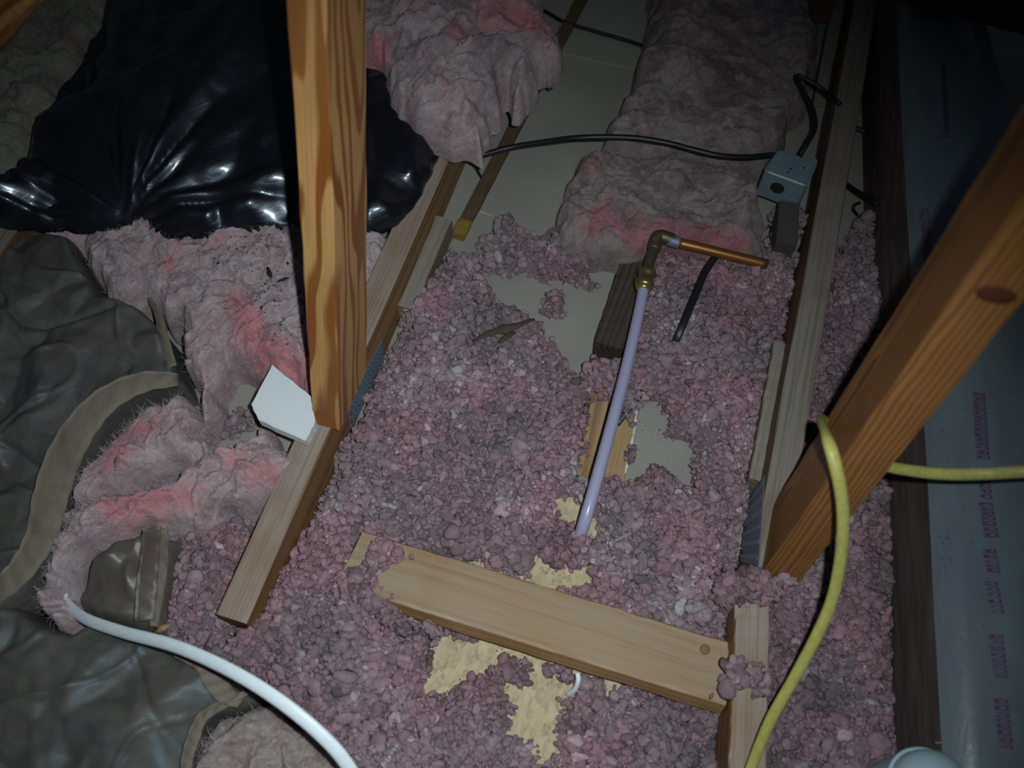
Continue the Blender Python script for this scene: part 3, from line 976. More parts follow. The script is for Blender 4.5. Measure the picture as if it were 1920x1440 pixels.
def fill(label, polys, holes, n_per_m2, h0, bumps=(), seed=0, name='loose_fill_insulation', size=(.0030, .0074), taper=.03, zref=.045, edge_noise=.010, shade=0.0, flat=()):
    P = [wpoly(p, zref) for p in polys]; H = [wpoly(p, zref) for p in holes]
    B = [(*pix(a, b_, zref)[:2], k, r / 1400) for a, b_, k, r in bumps]

    def field(x, y):
        sd = np.max([sdist(p, x, y) for p in P], axis=0)
        for h in H: sd = np.minimum(sd, -sdist(h, x, y))
        sd = sd + edge_noise * fbm(x * 34, y * 34, seed + 3, 3)
        hh = h0 * (.35 + .65 * np.clip(sd / taper, 0, 1) ** .6) + (.012 * fbm(x * 13, y * 13, seed + 5, 2) + .007 * fbm(x * 42, y * 42, seed + 6, 2)) * np.clip(sd / .03, .15, 1)
        for bx, by, k, r in B: hh = hh + k * np.exp(-((x - bx) ** 2 + (y - by) ** 2) / (2 * r * r))
        return sd, np.maximum(hh, .004)
    allp = np.concatenate(P)
    x0, y0 = allp.min(0) - .02; x1, y1 = allp.max(0) + .02
    # bed
    res = .006
    nx, ny = int((x1 - x0) / res) + 1, int((y1 - y0) / res) + 1
    X, Y = np.meshgrid(x0 + np.arange(nx) * res, y0 + np.arange(ny) * res)
    sd, hh = field(X, Y)
    keep = sd > 0
    f = keep[:-1, :-1] & keep[1:, :-1] & keep[:-1, 1:] & keep[1:, 1:]
    used = np.zeros_like(keep)
    used[:-1, :-1] |= f; used[1:, :-1] |= f; used[:-1, 1:] |= f; used[1:, 1:] |= f
    idx = -np.ones(X.shape, int); idx[used] = np.arange(used.sum())
    bz = np.where(sd < .006, .001, hh - .006)
    Vb_ = np.stack([X[used], Y[used], bz[used]], 1)
    Qb = np.stack([idx[:-1, :-1][f], idx[:-1, 1:][f], idx[1:, 1:][f], idx[1:, :-1][f]], 1)
    Tb = np.concatenate([Qb[:, [0, 1, 2]], Qb[:, [0, 2, 3]]])
    r = np.random.default_rng(seed)
    n = int((x1 - x0) * (y1 - y0) * n_per_m2)
    x = r.uniform(x0, x1, n); y = r.uniform(y0, y1, n)
    sd, hh = field(x, y)
    k = sd > -.0015
    x, y, sd, hh = x[k], y[k], sd[k], hh[k]
    n = len(x)
    s = r.uniform(size[0], size[1], n) * np.where(r.random(n) < .25, .6, 1) * (1 + .25 * fbm(x * 12, y * 12, seed + 21, 2))
    s = np.where(sd < .006, s * .75, s)
    z = hh - .004 + r.uniform(-.007, .006, n)
    z = np.maximum(z, s * .35 + .0005)
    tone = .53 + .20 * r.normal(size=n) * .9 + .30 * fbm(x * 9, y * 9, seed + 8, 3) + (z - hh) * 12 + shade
    tone = np.where(r.random(n) < .035, tone + .3, tone)
    tone = np.clip(tone, 0, 1)
    viv = np.clip(.5 + 1.1 * fbm(x * 11, y * 11, seed + 71, 3) + .12 * r.normal(size=n), 0, 1)
    R = rotmats(r, n)
    small = r.random(n) < .45
    s = np.where(small, s * .5, s); z = np.where(small, z + .0035, z)
    sc = s[:, None] * r.uniform(.65, 1.35, (n, 3))
    kind = r.integers(0, len(ico), n)
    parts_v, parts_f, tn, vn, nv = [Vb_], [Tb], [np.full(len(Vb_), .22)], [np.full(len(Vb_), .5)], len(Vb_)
    for sel, lib, faces in ((~small, ico, ICOF), (small, ico_small, ICOF_S)):
        q = int(sel.sum()); m_ = len(lib[0])
        Vn = np.einsum('nij,nkj->nki', R[sel], np.array(lib)[kind[sel]] * sc[sel][:, None, :])
        Vn[:, :, 2] *= .85
        Vn += np.stack([x[sel], y[sel], z[sel]], 1)[:, None, :]
        parts_v.append(Vn.reshape(-1, 3))
        parts_f.append((faces[None] + (np.arange(q) * m_)[:, None, None] + nv).reshape(-1, 3))
        tn.append(np.repeat(tone[sel], m_)); vn.append(np.repeat(viv[sel], m_))
        nv += q * m_
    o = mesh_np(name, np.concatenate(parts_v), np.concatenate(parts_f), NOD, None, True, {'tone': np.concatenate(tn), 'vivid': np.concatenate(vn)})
    tag(o, label, 'insulation', kind='stuff')
    return o, n


MAIN = [(848, 452), (812, 492), (795, 530), (765, 555), (742, 610), (722, 660), (700, 700), (672, 760), (640, 812), (636, 850), (612, 905), (580, 965), (545, 1030), (515, 1100), (490, 1160), (455, 1205), (400, 1190), (305, 1165), (300, 1215), (420, 1275), (530, 1330), (620, 1400), (760, 1720), (1330, 1720), (1352, 1400), (1362, 1290), (1395, 1240), (1372, 1200), (1380, 1130), (1410, 1085), (1392, 1050), (1412, 930), (1436, 830), (1456, 720), (1480, 600), (1502, 500), (1512, 400), (1500, 365), (1455, 382), (1450, 440), (1400, 470), (1330, 465), (1280, 455), (1240, 460), (1222, 500), (1208, 560), (1192, 640), (1165, 662), (1120, 655), (1080, 685), (1045, 640), (1030, 612), (990, 575), (935, 558), (912, 520), (905, 492), (880, 462)]
CLUMP = [(868, 462), (905, 455), (895, 425), (922, 415), (930, 392), (955, 385), (985, 405), (1012, 428), (1050, 392), (1085, 402), (1110, 400), (1112, 450), (1100, 490), (1130, 515), (1090, 520), (1060, 500), (1020, 498), (985, 478), (950, 488), (900, 480)]
H_DRY = [(1222, 712), (1250, 745), (1262, 790), (1300, 815), (1312, 850), (1300, 900), (1280, 900), (1262, 868), (1235, 862), (1215, 885), (1175, 890), (1182, 850), (1190, 800), (1198, 745)]
H_A = [(1095, 742), (1125, 730), (1150, 725), (1195, 790), (1185, 850), (1165, 888), (1130, 885), (1085, 878), (1090, 845), (1108, 815), (1098, 790)]
H_B = [(1042, 928), (1082, 922), (1092, 955), (1128, 955), (1132, 985), (1112, 1002), (1092, 1000), (1082, 968), (1048, 965)]
H_C = [(1002, 1030), (1030, 1035), (1060, 1050), (1095, 1062), (1098, 1085), (1060, 1095), (1020, 1102), (1000, 1080)]
H_D = [(815, 1170), (880, 1190), (950, 1225), (935, 1240), (900, 1262), (860, 1268), (825, 1300), (795, 1295), (800, 1260), (812, 1220)]
H_E = [(950, 1290), (985, 1280), (1000, 1245), (1060, 1265), (1080, 1290), (1055, 1320), (1055, 1360), (1035, 1420), (1012, 1432), (1000, 1395), (960, 1360), (965, 1320)]
H_BLK = [(720, 1018), (770, 1022), (1000, 1090), (1365, 1222), (1345, 1255), (1330, 1298), (1200, 1285), (1100, 1262), (950, 1215), (815, 1165), (762, 1160), (745, 1140), (790, 1125), (712, 1098), (720, 1072), (750, 1062)]
H_KN = [(655, 1000), (695, 1000), (700, 1025), (680, 1040), (655, 1030)]
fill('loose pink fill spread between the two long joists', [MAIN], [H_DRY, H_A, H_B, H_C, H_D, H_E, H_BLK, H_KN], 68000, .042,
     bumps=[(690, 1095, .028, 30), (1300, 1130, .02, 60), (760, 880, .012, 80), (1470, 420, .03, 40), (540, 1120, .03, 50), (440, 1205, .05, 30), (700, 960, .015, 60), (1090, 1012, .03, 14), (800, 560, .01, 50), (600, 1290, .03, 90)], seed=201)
fill('loose pink clumps scattered on bare drywall beyond the main fill', [CLUMP, [(1012, 540), (1030, 522), (1055, 525), (1068, 545), (1060, 568), (1030, 565)], [(1095, 680), (1120, 672), (1130, 690), (1110, 700)], [(388, 800), (400, 775), (430, 752), (465, 745), (476, 765), (440, 792), (405, 808)], [(1165, 500), (1172, 505), (1168, 512), (1160, 508)]], [], 46000, .030, seed=211, edge_noise=.006, size=(.003, .0070), taper=.02, shade=-.02)
RIGHT = [(1598, 430), (1615, 400), (1655, 372), (1662, 480), (1690, 520), (1690, 700), (1690, 900), (1695, 1100), (1700, 1300), (1712, 1720), (1400, 1720), (1412, 1440), (1422, 1300), (1425, 1150), (1455, 1088), (1480, 1040), (1475, 960), (1500, 830), (1522, 740), (1560, 520)]
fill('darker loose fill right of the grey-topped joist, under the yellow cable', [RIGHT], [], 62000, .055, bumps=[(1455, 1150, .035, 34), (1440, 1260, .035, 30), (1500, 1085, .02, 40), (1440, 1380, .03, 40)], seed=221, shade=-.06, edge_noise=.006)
fill('tuft of loose fill covering the foot of the slanting brace', [[(1335, 1075), (1395, 1058), (1422, 1070), (1450, 1082), (1475, 1055), (1505, 1048), (1500, 1085), (1470, 1110), (1440, 1150), (1412, 1128), (1385, 1142), (1350, 1150), (1330, 1110)]], [], 60000, .100, seed=241, zref=.09, bumps=[(1410, 1095, .014, 25)], edge_noise=.005, taper=.004)
fill('tuft of loose fill over the short joist end beside the loose plank', [[(1352, 1238), (1370, 1225), (1395, 1242), (1425, 1235), (1445, 1260), (1450, 1300), (1425, 1312), (1390, 1298), (1365, 1315), (1332, 1305), (1350, 1275)]], [], 60000, .098, seed=251, zref=.09, bumps=[(1395, 1268, .012, 25)], edge_noise=.006, taper=.004)
fill('tuft of loose fill burying the left end of the loose plank', [[(692, 1040), (700, 1010), (722, 1003), (735, 1022), (775, 1043), (748, 1058), (724, 1072), (714, 1092), (755, 1118), (748, 1138), (768, 1158), (822, 1163), (815, 1200), (740, 1190), (670, 1130), (670, 1060)]], [], 60000, .076, seed=261, zref=.07, edge_noise=.004, taper=.004)
LEFTP = [(318, 992), (372, 962), (450, 958), (510, 935), (562, 880), (588, 852), (590, 820), (560, 900), (520, 960), (478, 1040), (450, 1100), (425, 1150), (445, 1200), (400, 1225), (290, 1200), (305, 1100)]
fill('small patch of loose fill left of the weathered joist foot', [LEFTP], [], 58000, .045, seed=231, bumps=[(360, 1120, .02, 60)], shade=.03)

# nodules strewn over drywall and batts, black grit, splinters


def grit(name, label, spots_px, n, zfun, seed, mat=BITS, size=(.0003, .0011)):
    r = np.random.default_rng(seed)
    V, T = [], []
    P = [wpoly(p, z) for p, z in spots_px]
    for pi, p in enumerate(P):
        x0, y0 = p.min(0); x1, y1 = p.max(0)
        z0 = spots_px[pi][1]
        x = r.uniform(x0, x1, n); y = r.uniform(y0, y1, n)
        k = sdist(p, x, y) > 0
        for a, b_ in zip(x[k], y[k]):
            s = r.uniform(*size) * (2.2 if r.random() < .06 else 1)
            th = r.uniform(0, 6.28); el = r.uniform(.6, 1.3)
            i = len(V)
            c, s_ = math.cos(th), math.sin(th)
            for u, v, w_ in ((-el, -.5, 0), (el, -.5, 0), (el * .6, .5, 0), (-el * .7, .6, 0), (0, 0, .8)):
                V.append((a + s * (u * c - v * s_), b_ + s * (u * s_ + v * c), z0 + .0001 + s * w_))
            T += [(i, i + 1, i + 4), (i + 1, i + 2, i + 4), (i + 2, i + 3, i + 4), (i + 3, i, i + 4)]
    o = mesh_np(name, V, T, mat, None, False)
    tag(o, label, 'debris', kind='stuff')
    return o


grit('grit', 'dark grit specks scattered on the bare drywall', [([(880, 250), (1060, 150), (1170, 150), (1130, 260), (1060, 400), (1170, 470), (1110, 640), (1060, 680), (900, 480), (860, 420)], 0.0),
                                                          ([(350, 690), (420, 660), (480, 720), (470, 770), (360, 800)], 0.0), ([(1200, 720), (1300, 820), (1300, 900), (1180, 880)], 0.0)], 90, None, 5)
def on_top(V, px, py, zref):
    p = pix(px, py, zref)
    i = np.argmin((V[:, 0] - p[0]) ** 2 + (V[:, 1] - p[1]) ** 2)
    return V[i]


def grit_on(label, V, poly, zref, n, seed, size=(.0005, .0014)):
    r = np.random.default_rng(seed)
    k = V[sdist(wpoly(poly, zref), V[:, 0], V[:, 1]) > 0]
    pts = k[r.integers(0, len(k), n)]
    vv, T = [], []
    for p in pts:
        s = r.uniform(*size) * (2 if r.random() < .08 else 1)
        i = len(vv)
        th = r.uniform(0, 6.28)
        for u, v, w_ in ((-1.2, -.6, .3), (1.2, -.5, .3), (.8, .6, .3), (-.9, .7, .3), (0, 0, 1.4)):
            vv.append((p[0] + s * (u * math.cos(th) - v * math.sin(th)), p[1] + s * (u * math.sin(th) + v * math.cos(th)), p[2] + .0004 + s * w_))
        T += [(i, i + 1, i + 4), (i + 1, i + 2, i + 4), (i + 2, i + 3, i + 4), (i + 3, i, i + 4)]
    o = mesh_np('grit', vv, T, BITS, None, False)
    return tag(o, label, 'debris', kind='stuff')


grit_on('dark specks sprinkled over the pink batt beside the upright post', VB1, [(300, 420), (560, 420), (575, 680), (500, 640), (440, 500), (300, 470)], .10, 260, 61)

# ------------------------------------------------------------------ foam piece
fo = [(510, 683), (585, 745), (590, 790), (573, 826), (484, 786), (471, 757)]
fz = lambda a, b_: .118 - .00006 * (a - 470)
top = [Vector(pix(a, b_, fz(a, b_))) for a, b_ in fo]
bm = bmesh.new()
# subdivided outline with a slightly crumbly edge
outl = []
for i in range(len(top)):
    p, q = top[i], top[(i + 1) % len(top)]
    for k in range(6):
        v = p.lerp(q, k / 6)
        if k: v = v + Vector((random.uniform(-.0007, .0007), random.uniform(-.0007, .0007), 0))
        outl.append(v)
tv = [bm.verts.new(v) for v in outl]; bv = [bm.verts.new(v - Vector((0, 0, .019))) for v in outl]
bm.faces.new(tv); bm.faces.new(bv[::-1])
for i in range(len(tv)): bm.faces.new((tv[i], bv[i], bv[(i + 1) % len(tv)], tv[(i + 1) % len(tv)]))
bmesh.ops.recalc_face_normals(bm, faces=bm.faces[:])
bmesh.ops.bevel(bm, geom=[e for e in bm.edges if abs(e.verts[0].co.z - e.verts[1].co.z) < .004], offset=.0012, segments=2, affect='EDGES')
fm = bm_obj('foam_piece', bm, FOAM); tag(fm, 'broken white foam piece leaning by the foot of the upright post', 'foam')

# ------------------------------------------------------------------ water pipe
wp = empty('water_pipe', pix(1215, 520, 0)); tag(wp, 'copper elbow pipe joined by brass to a milky plastic tube', 'pipe')
zp = .072
tube('copper_pipe', [pix(1272, 455, zp), pix(1350, 474, zp - .006), pix(1438, 496, zp - .014)], .0078, None, COPPER, wp, 16)
sl = tube('soldered_sleeve', [pix(1252, 449, zp + .0005), pix(1262, 452, zp + .0005), pix(1274, 455.5, zp)], .0092, None, STEEL, wp, 16, radii=None, sub=4); sl['label'] = 'silvery solder-smeared sleeve'
tube('elbow', [pix(1262, 451, zp), pix(1249, 446, zp + .002), pix(1238, 443, zp + .003), pix(1231, 447, zp + .003), pix(1228, 458, zp + .001), pix(1226, 468, zp)], .0100, None, TARNISH, wp, 16)
tube('riser', [pix(1227, 462, zp), pix(1220, 485, zp - .001), pix(1214, 508, zp - .002)], .0078, None, TARNISH, wp, 16)


def lathe_along(name, pxs, radii, mat, par):
    P3 = [pix(a, b_, z) for a, b_, z in pxs]
    n = len(radii)
    A, B_ = np.array(P3[0]), np.array(P3[1])
    pts = [A + (B_ - A) * i / (n - 1) for i in range(n)]
    return tube(name, pts, .001, None, mat, par, 20, radii=[r * 1000 for r in radii], sub=1)


lathe_along('brass_fitting', [(1216, 504, zp - .002), (1206, 540, zp - .003)], [.0085, .0115, .0135, .0138, .0118, .0112, .0125, .0142, .0146, .0138, .0125], BRASS, wp)
br = lathe_along('compression_ring', [(1207.5, 535, zp - .003), (1205, 545, zp - .003)], [.0112, .0115, .0115, .0108, .0100], BRASS_B, wp); br['label'] = 'bright yellow brass ring'
tube('plastic_tube', [pix(1207, 540, zp - .003), pix(1195, 600, zp - .001), pix(1172, 700, zp + .004), pix(1146, 800, zp + .012), pix(1120, 895, zp + .014), pix(1100, 965, zp + .006), pix(1088, 1004, zp - .016), pix(1080, 1030, zp - .035)], .0079, None, PEX, wp, 20)

# ------------------------------------------------------------------ junction box
zb1 = .118; zb0 = .066
topc = [(1431, 319), (1515, 350), (1535, 302), (1462, 276)]
tp = [Vector(pix(a, b_, zb1)) for a, b_ in topc]
jb = empty('junction_box', (tp[0] + tp[2]) / 2 - Vector((0, 0, zb1 - zb0))); jb.matrix_world = Matrix.Translation(jb.location)
tag(jb, 'grey-green electrical junction box wedged against the grey-topped joist', 'junction box')
bm = bmesh.new()
f = bm.faces.new([bm.verts.new((v.x, v.y, zb0)) for v in tp])
rr_ = bmesh.ops.extrude_face_region(bm, geom=[f])
for v in [g_ for g_ in rr_['geom'] if isinstance(g_, bmesh.types.BMVert)]: v.co.z = zb1
bmesh.ops.recalc_face_normals(bm, faces=bm.faces[:])
vert_e = [e for e in bm.edges if abs(e.verts[0].co.z - e.verts[1].co.z) > .01]
bmesh.ops.bevel(bm, geom=vert_e, offset=.008, segments=4, affect='EDGES', profile=.5)
bmesh.ops.bevel(bm, geom=[e for e in bm.edges if e.verts[0].co.z > zb1 - 1e-4 and e.verts[1].co.z > zb1 - 1e-4], offset=.004, segments=3, affect='EDGES')
bm_obj('box_body', bm, BOXM, jb)
ux = (tp[1] - tp[0]).normalized(); uy = (tp[3] - tp[0]).normalized()


def disc(name, c, ax1, ax2, r, nrm, mat, par, ring=True, t=.0012, seg=20):
    bm = bmesh.new()
    A = []
    prof = [(r, 0), (r, t), (r * .88, t), (r * .84, t * .35), (0, t * .35)] if ring else [(r, 0), (r, t), (0, t)]
    for rad, h in prof:
        if rad == 0: A.append([bm.verts.new(c + nrm * h)]); continue
        A.append([bm.verts.new(c + ax1 * math.cos(2 * math.pi * i / seg) * rad + ax2 * math.sin(2 * math.pi * i / seg) * rad + nrm * h) for i in range(seg)])
    for a_, b_ in zip(A, A[1:]):
        for i in range(seg):
            if len(b_) == 1: bm.faces.new((a_[i], a_[(i + 1) % seg], b_[0]))
            else: bm.faces.new((a_[i], a_[(i + 1) % seg], b_[(i + 1) % seg], b_[i]))
    bmesh.ops.recalc_face_normals(bm, faces=bm.faces[:])
    return bm_obj(name, bm, mat, par, False)


Zv = Vector((0, 0, 1))
for a_, b_ in ((1461, 307), (1483, 290), (1492, 305), (1503, 324), (1523, 303)):
    disc('knockout', Vector(pix(a_, b_, zb1)), ux, Zv.cross(ux), .0075, Zv, BOXM, jb)
for a_, b_ in ((1483, 317), (1478, 323), (1499, 301), (1503, 295), (1507, 315)):
    disc('screw_hole', Vector(pix(a_, b_, zb1)), ux, Zv.cross(ux), .0017, Zv, HOLE, jb, False, .0004, 10)
fn = ux.cross(Zv).normalized()
if fn.y > 0: fn = -fn
fc = tp[0].lerp(tp[1], .42) - Vector((0, 0, .024))
disc('cable_entry', fc + fn * .0002, ux, Zv, .0105, fn, HOLE, jb, False, .0006)
disc('knockout', tp[0].lerp(tp[1], .74) - Vector((0, 0, .026)) + fn * .0002, ux, Zv, .0105, fn, BOXM, jb)

# ------------------------------------------------------------------ cables
def cab(name, label, pts, r, mat, rb=None, **k):
    o = tube(name, pts, r, rb, mat, None, 12, **k)
    return tag(o, label, 'cable')


cab('electrical_cable', 'black cable running from the weathered joist across the batts to the junction box',
    [pix(868, 300, .05), pix(900, 292, .055), pix(960, 276, .06), pix(1030, 265, .08), pix(1090, 258, .098), pix(1180, 258, .104), pix(1250, 268, .104), pix(1300, 281, .105), pix(1350, 292, .104), pix(1400, 295, .10), pix(1445, 291, .095), pix(1470, 292, .095)], .0046, BLACK)
cab('electrical_cable', 'black cable looping behind the junction box', [pix(1500, 292, .10), pix(1514, 268, .11), pix(1528, 240, .112), pix(1524, 205, .11), pix(1508, 175, .11), pix(1493, 143, .11), pix(1518, 152, .11), pix(1545, 170, .105), pix(1575, 195, .112)], .0036, BLACK)
cab('electrical_cable', 'thin dark cable lying on the drywall at the top centre', [pix(1020, 20, .01), pix(1060, 42, .01), pix(1120, 60, .01), pix(1205, 86, .012), pix(1250, 110, .03)], .0035, BLACK)
cab('electrical_cable', 'black cable emerging right of the grey-topped joist beside the duct', [pix(1565, 330, .02), pix(1595, 352, .03), pix(1620, 368, .05), pix(1646, 382, .06), pix(1665, 388, .05)], .0045, BLACK)
cab('electrical_cable', 'short black cable bit above the junction box, right of the grey-topped joist', [pix(1590, 236, .01), pix(1620, 246, .012), pix(1645, 254, .012), pix(1700, 270, .012)], .0045, BLACK)
cab('wire_offcut', 'small curled black wire on the drywall right of the grey-topped joist', [pix(1612, 380, .03), pix(1603, 384, .035), pix(1601, 394, .03), pix(1607, 402, .02)], .0022, BLACK)
cab('wire_offcut', 'dark thin wire hanging by the joist near the black cable', [pix(884, 268, .06), pix(885, 295, .045), pix(893, 315, .025), pix(902, 333, .002)], .0022, BLACK)
cab('strap', 'dark flat strap half buried in the fill right of the tube', [pix(1350, 470, .058), pix(1322, 510, .055), pix(1305, 550, .056), pix(1288, 590, .056), pix(1272, 628, .048), pix(1250, 670, .020), pix(1222, 712, .022), pix(1195, 745, .022), pix(1155, 795, .010)], .0055, BLACK, .0016)
cab('white_cable', 'flat white cable arching across the bottom left', [pix(118, 1120, .06), pixd(126, 1132, 1.02), pixd(160, 1160, .985), pixd(230, 1185, .945), pixd(330, 1212, .90), pixd(430, 1256, .865), pixd(520, 1311, .845), pixd(600, 1376, .84), pixd(655, 1440, .845), pixd(725, 1560, .87), pixd(800, 1720, .95)], .0072, WHITE, .0034, up=(-ROT[:, 2]))
# yellow cable: comes over the duct, behind the brace, round its left edge and down in front
yc = []
yc += [pixd(1990, 880, .80), pixd(1920, 884, .82), pixd(1850, 888, .83), pixd(1780, 889, .85), pixd(1720, 884, .87), pixd(1660, 873, .90), pixd(1610, 850, .93), pixd(1572, 812, .93)]
fr_pts = [(1540, 788), (1551, 820), (1566, 870), (1578, 930), (1581, 985), (1576, 1050), (1560, 1125), (1530, 1195), (1490, 1270), (1445, 1350), (1412, 1430), (1380, 1520), (1330, 1720)]
dep = [.885, .80, .785, .795, .81, .83, .85, .865, .88, .89, .90, .90, .92]
yc += [pixd(a_, b_, d_) for (a_, b_), d_ in zip(fr_pts, dep)]
YC = cab('yellow_cable', 'yellow electrical cable wrapped round the slanting brace and trailing down', yc, .0062, YELLOW, .0042, up=(-ROT[:, 2]))

# little white cable end in front of the plank
cab('wire_offcut', 'small white wire end sticking up below the loose plank', [pix(1083, 1262, .05), pix(1084, 1276, .048), pix(1078, 1292, .035), pix(1065, 1302, .018)], .003, WHITE)

# ------------------------------------------------------------------ wrapped duct on the right
zt = .175
du = empty('insulated_duct', pix(1850, 700, 0)); tag(du, 'long bluish plastic-wrapped duct with faded purple print along the right', 'duct')
el = [pix(a_, b_, zt) for a_, b_ in ((1684, -90), (1692, 30), (1706, 280), (1722, 520), (1748, 800), (1765, 1100), (1788, 1480))]
el0 = [p for p in catmull(el, 12)]
ext = el0[-1] + (el0[-1] - el0[-2]) * 8
el0.append(ext)
E_ = np.array(el0)
dirx = np.array([1.0, 0, 0])
m_ = 26
V, Q, S = [], [], []
farx = [pix(1850, 40, zt), pix(1893, 228, zt)]
for i, p in enumerate(E_):
    t = i / (len(E_) - 1)
    wtot = float(np.interp(p[1], [.0, farx[1][1], farx[0][1], 2], [.42, farx[1][0] - el[2][0] + .02, farx[0][0] - el[1][0], .13]))
    for j in range(m_):
        u = j / (m_ - 1)
        rx = u * wtot
        edge_r = .016
        dz = -edge_r * (1 - math.sqrt(max(0, 1 - max(0, 1 - rx / edge_r) ** 2)))
        nzv = float(fbm(np.array([p[0] * 6 + rx * 6]), np.array([p[1] * 5]), 77, 3)[0])
        V.append((p[0] + rx - .002 , p[1], zt + dz + .014 * math.sin(min(1, u * 1.2) * math.pi) + .006 * nzv * min(1, u * 6)))
n = len(E_)
for i in range(n - 1):
    for j in range(m_ - 1):
        Q.append((i * m_ + j, (i + 1) * m_ + j, (i + 1) * m_ + j + 1, i * m_ + j + 1))
V = np.array(V); Q = np.array(Q)
# skirts: right side and far end
nb = len(V)
ex_v, ex_q = [], []
rim = [i * m_ + (m_ - 1) for i in range(n)][::-1] + [j for j in range(m_ - 1, -1, -1)]
for k_, i in enumerate(rim): ex_v.append((V[i][0], V[i][1], .002))
for k_ in range(len(rim) - 1): ex_q.append((rim[k_], rim[k_ + 1], nb + k_ + 1, nb + k_))
mesh_np('plastic_wrap', np.concatenate([V, ex_v]), np.concatenate([Q, np.array(ex_q)]), WRAP, du, True)
SV, SQ = [], []
ns = 12
for i in range(n):
    for k_ in range(ns):
        u = k_ / (ns - 1)
        p = V[i * m_]
        nzv = float(fbm(np.array([p[1] * 5]), np.array([u * 3.0]), 88, 3)[0])
        SV.append((p[0] + .002 - .004 * math.sin(u * math.pi) + .0015 * nzv * math.sin(u * math.pi), p[1], p[2] + .0005 - u * (p[2] - .001)))
for i in range(n - 1):
    for k_ in range(ns - 1):
        SQ.append((i * ns + k_, i * ns + k_ + 1, (i + 1) * ns + k_ + 1, (i + 1) * ns + k_))
sd_ = mesh_np('duct_side', SV, SQ, DUCT_SIDE, du, True); sd_['label'] = 'dark brown fuzzy side'


def duct_z(x, y):
    i = np.argmin((V[:, 0] - x) ** 2 + (V[:, 1] - y) ** 2)
    return V[i][2]


def mark_strip(pa, pb, wpx, seed, name):
    """a block of small illegible print characters"""
    r = np.random.default_rng(seed)
    A, B_ = pix(*pa, zt + .010), pix(*pb, zt + .010)
    d = (B_ - A); L = np.linalg.norm(d[:2]); d /= np.linalg.norm(d); s = np.array([d[1], -d[0], 0])
    W = wpx / 1700
    vv, ff = [], []
    t = 0
    while t < L:
        hgt = r.uniform(.0035, .0055)
        for (u0, u1, t0, t1) in ((-.5, .5, 0, .25), (-.5, -.3, .25, .75), (.1, .5, .25, .75) if r.random() < .7 else (-.1, .3, .25, .75), (-.5, .5, .70, 1) if r.random() < .85 else (-.5, .1, .75, 1)):
            i = len(vv)
            for uu, tt in ((u0, t0), (u1, t0), (u1, t1), (u0, t1)):
                p = A + d * (t + tt * hgt) + s * uu * W
                vv.append((p[0], p[1], duct_z(p[0], p[1]) + .0012))
            ff.append((i, i + 1, i + 2, i + 3))
        t += hgt * 1.28
    return mesh_np(name, vv, ff, PRINT, du, False)


for k_, (pa, pb, wx) in enumerate([((1736, 385), (1748, 520), 18), ((1832, 740), (1842, 862), 24), ((1843, 900), (1846, 930), 20), ((1845, 945), (1858, 1010), 24), ((1853, 1030), (1862, 1072), 24), ((1858, 1090), (1868, 1150), 22), ((1866, 1190), (1876, 1270), 22), ((1876, 1310), (1888, 1400), 22), ((1768, 120), (1772, 260), 12)]):
    mark_strip(pa, pb, wx, 300 + k_, 'print_mark')
# seam puckers along the edge
for k_, (a_, b_) in enumerate(((1772, 868), (1776, 882), (1770, 1008), (1776, 1020), (1776, 1050), (1782, 1065), (1772, 1070), (1788, 1395))):
    c = pix(a_, b_, zt + .002); zz = duct_z(c[0], c[1])
    L_ = .010 if k_ == 7 else .005
    tube('wrap_pucker', [(c[0] - L_, c[1], zz - .001), (c[0], c[1] + .002, zz + .0022), (c[0] + L_, c[1], zz - .001)], .0012, None, WRAP, du, 6, sub=4)

# pale rounded cap at the bottom right
cp = pixd(1748, 1476, .83)
bm = bmesh.new()
bmesh.ops.create_uvsphere(bm, u_segments=28, v_segments=14, radius=1)
for v in bm.verts:
    v.co = Vector(cp) + Vector((v.co.x * .036, v.co.y * .034, v.co.z * .030 if v.co.z > 0 else v.co.z * .22))
CAPM = simple('pale_blue_plastic', (.40, .55, .60), .5, 0, .05, 40, .05)
cp_o = bm_obj('rounded_cap', bm, CAPM, None, True)
tag(cp_o, 'pale blue-white rounded plastic cap at the bottom right beside the duct', 'cap')
ring = tube('cap_rim', [Vector(cp) + Vector((.037 * math.cos(t_), .035 * math.sin(t_), -.012)) for t_ in np.linspace(0, 2 * math.pi, 24)], .002, None, CAPM, cp_o, 8, sub=2)

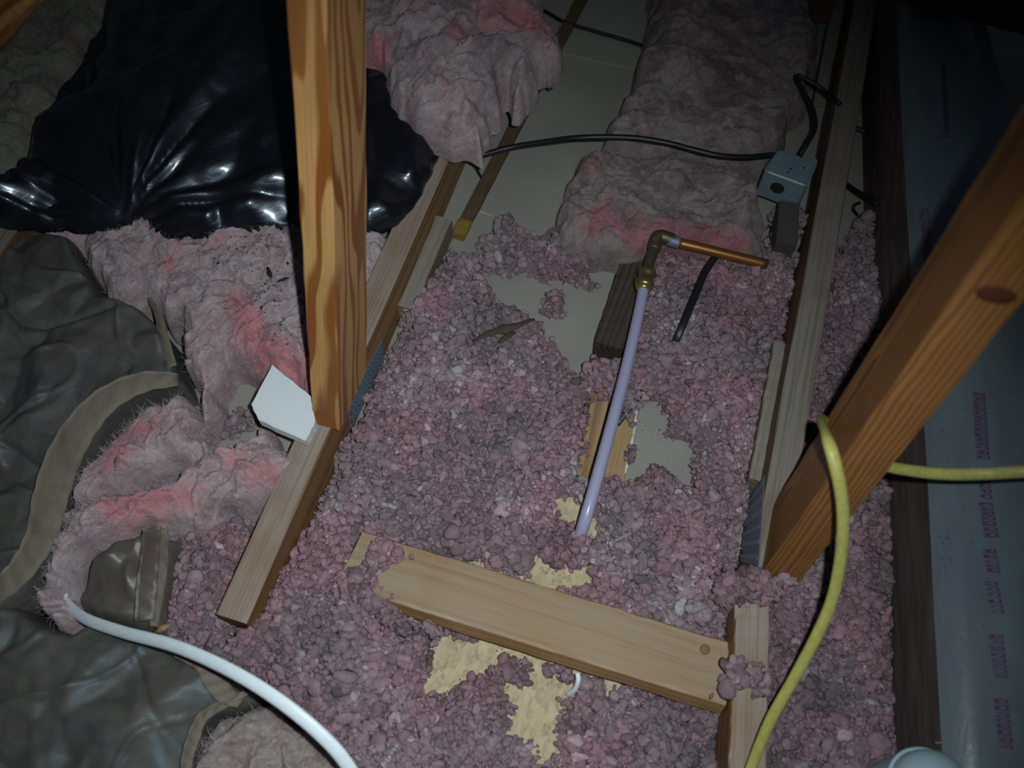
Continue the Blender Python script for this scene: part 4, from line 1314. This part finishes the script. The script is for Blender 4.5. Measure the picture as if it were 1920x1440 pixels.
# dark timbers at the top right
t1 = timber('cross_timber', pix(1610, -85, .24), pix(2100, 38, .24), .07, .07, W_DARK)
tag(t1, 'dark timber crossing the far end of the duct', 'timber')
t2 = timber('wood_offcut', pix(1528, -60, .10), pix(1545, 22, .10), .030, .04, simple('dim_brown_wood', (.18, .09, .03), .7, 0, .3, 40, .2))
tag(t2, 'brown wood stub at the top edge beside the grey-topped joist', 'timber')
BITS2 = simple('dull_grey_stub', (.09, .085, .075), .8, 0, .3, 60, .3)
t3 = timber('wood_offcut', pix(1466, 475, .05), pix(1472, 398, .052), .030, .05, BITS2, segs=2)
tag(t3, 'short dark wood stub between the batt and junction box', 'timber')

# ------------------------------------------------------------------ small debris
def splinter(name, label, pts, wid, mat, thick=.0012, cat='splinter', seed=0):
    r = np.random.default_rng(seed)
    C = catmull(pts, 6)
    n = len(C)
    rad = np.sin(np.linspace(.12, math.pi - .1, n)) ** .7 * (1 + .3 * r.normal(size=n) * .5)
    o = tube(name, C, wid, thick, mat, None, 8, sub=1, radii=rad)
    return tag(o, label, cat)


splinter('bark_strip', 'brown strip of bark lying on the fill edge in the middle', [pix(888, 638, .062), pix(925, 622, .070), pix(965, 612, .070), pix(1002, 598, .060)], .006, BARK, .0018, seed=3)
splinter('bark_strip', 'small dark bark chip beneath the brown bark strip', [pix(935, 642, .058), pix(952, 630, .062), pix(966, 622, .058)], .005, BARK, .0015, seed=4)
splinter('wood_splinter', 'thin orange splinter beside the milky tube', [pix(1100, 748, .030), pix(1118, 740, .034), pix(1138, 732, .034)], .0014, YPAINT, .0012, seed=5)
splinter('wood_splinter', 'tiny twig standing beside the small clump on the drywall', [pix(1054, 536, .004), pix(1060, 524, .012), pix(1066, 512, .018)], .0011, BARK, .001, seed=6)
splinter('wood_splinter', 'black shard on the batt nearest the upright post', [pix(502, 500, .118), pix(506, 512, .119), pix(510, 520, .118)], .0028, BITS, .0015, seed=7)
splinter('wood_splinter', 'crooked black chip on the batt below the shard', [pix(520, 528, .119), pix(530, 524, .12), pix(542, 520, .119)], .0022, BITS, .0014, seed=8)
splinter('wood_splinter', 'yellow wood fragment below the white cable', [pix(290, 1185, .092), pix(305, 1178, .098), pix(320, 1170, .094)], .004, W_PALE, .003, seed=9)
splinter('wood_splinter', 'pale chip at the far left of the flaked panel gap', [pix(798, 1250, .04), pix(806, 1238, .045), pix(812, 1228, .042)], .003, W_PALE, .002, seed=10)
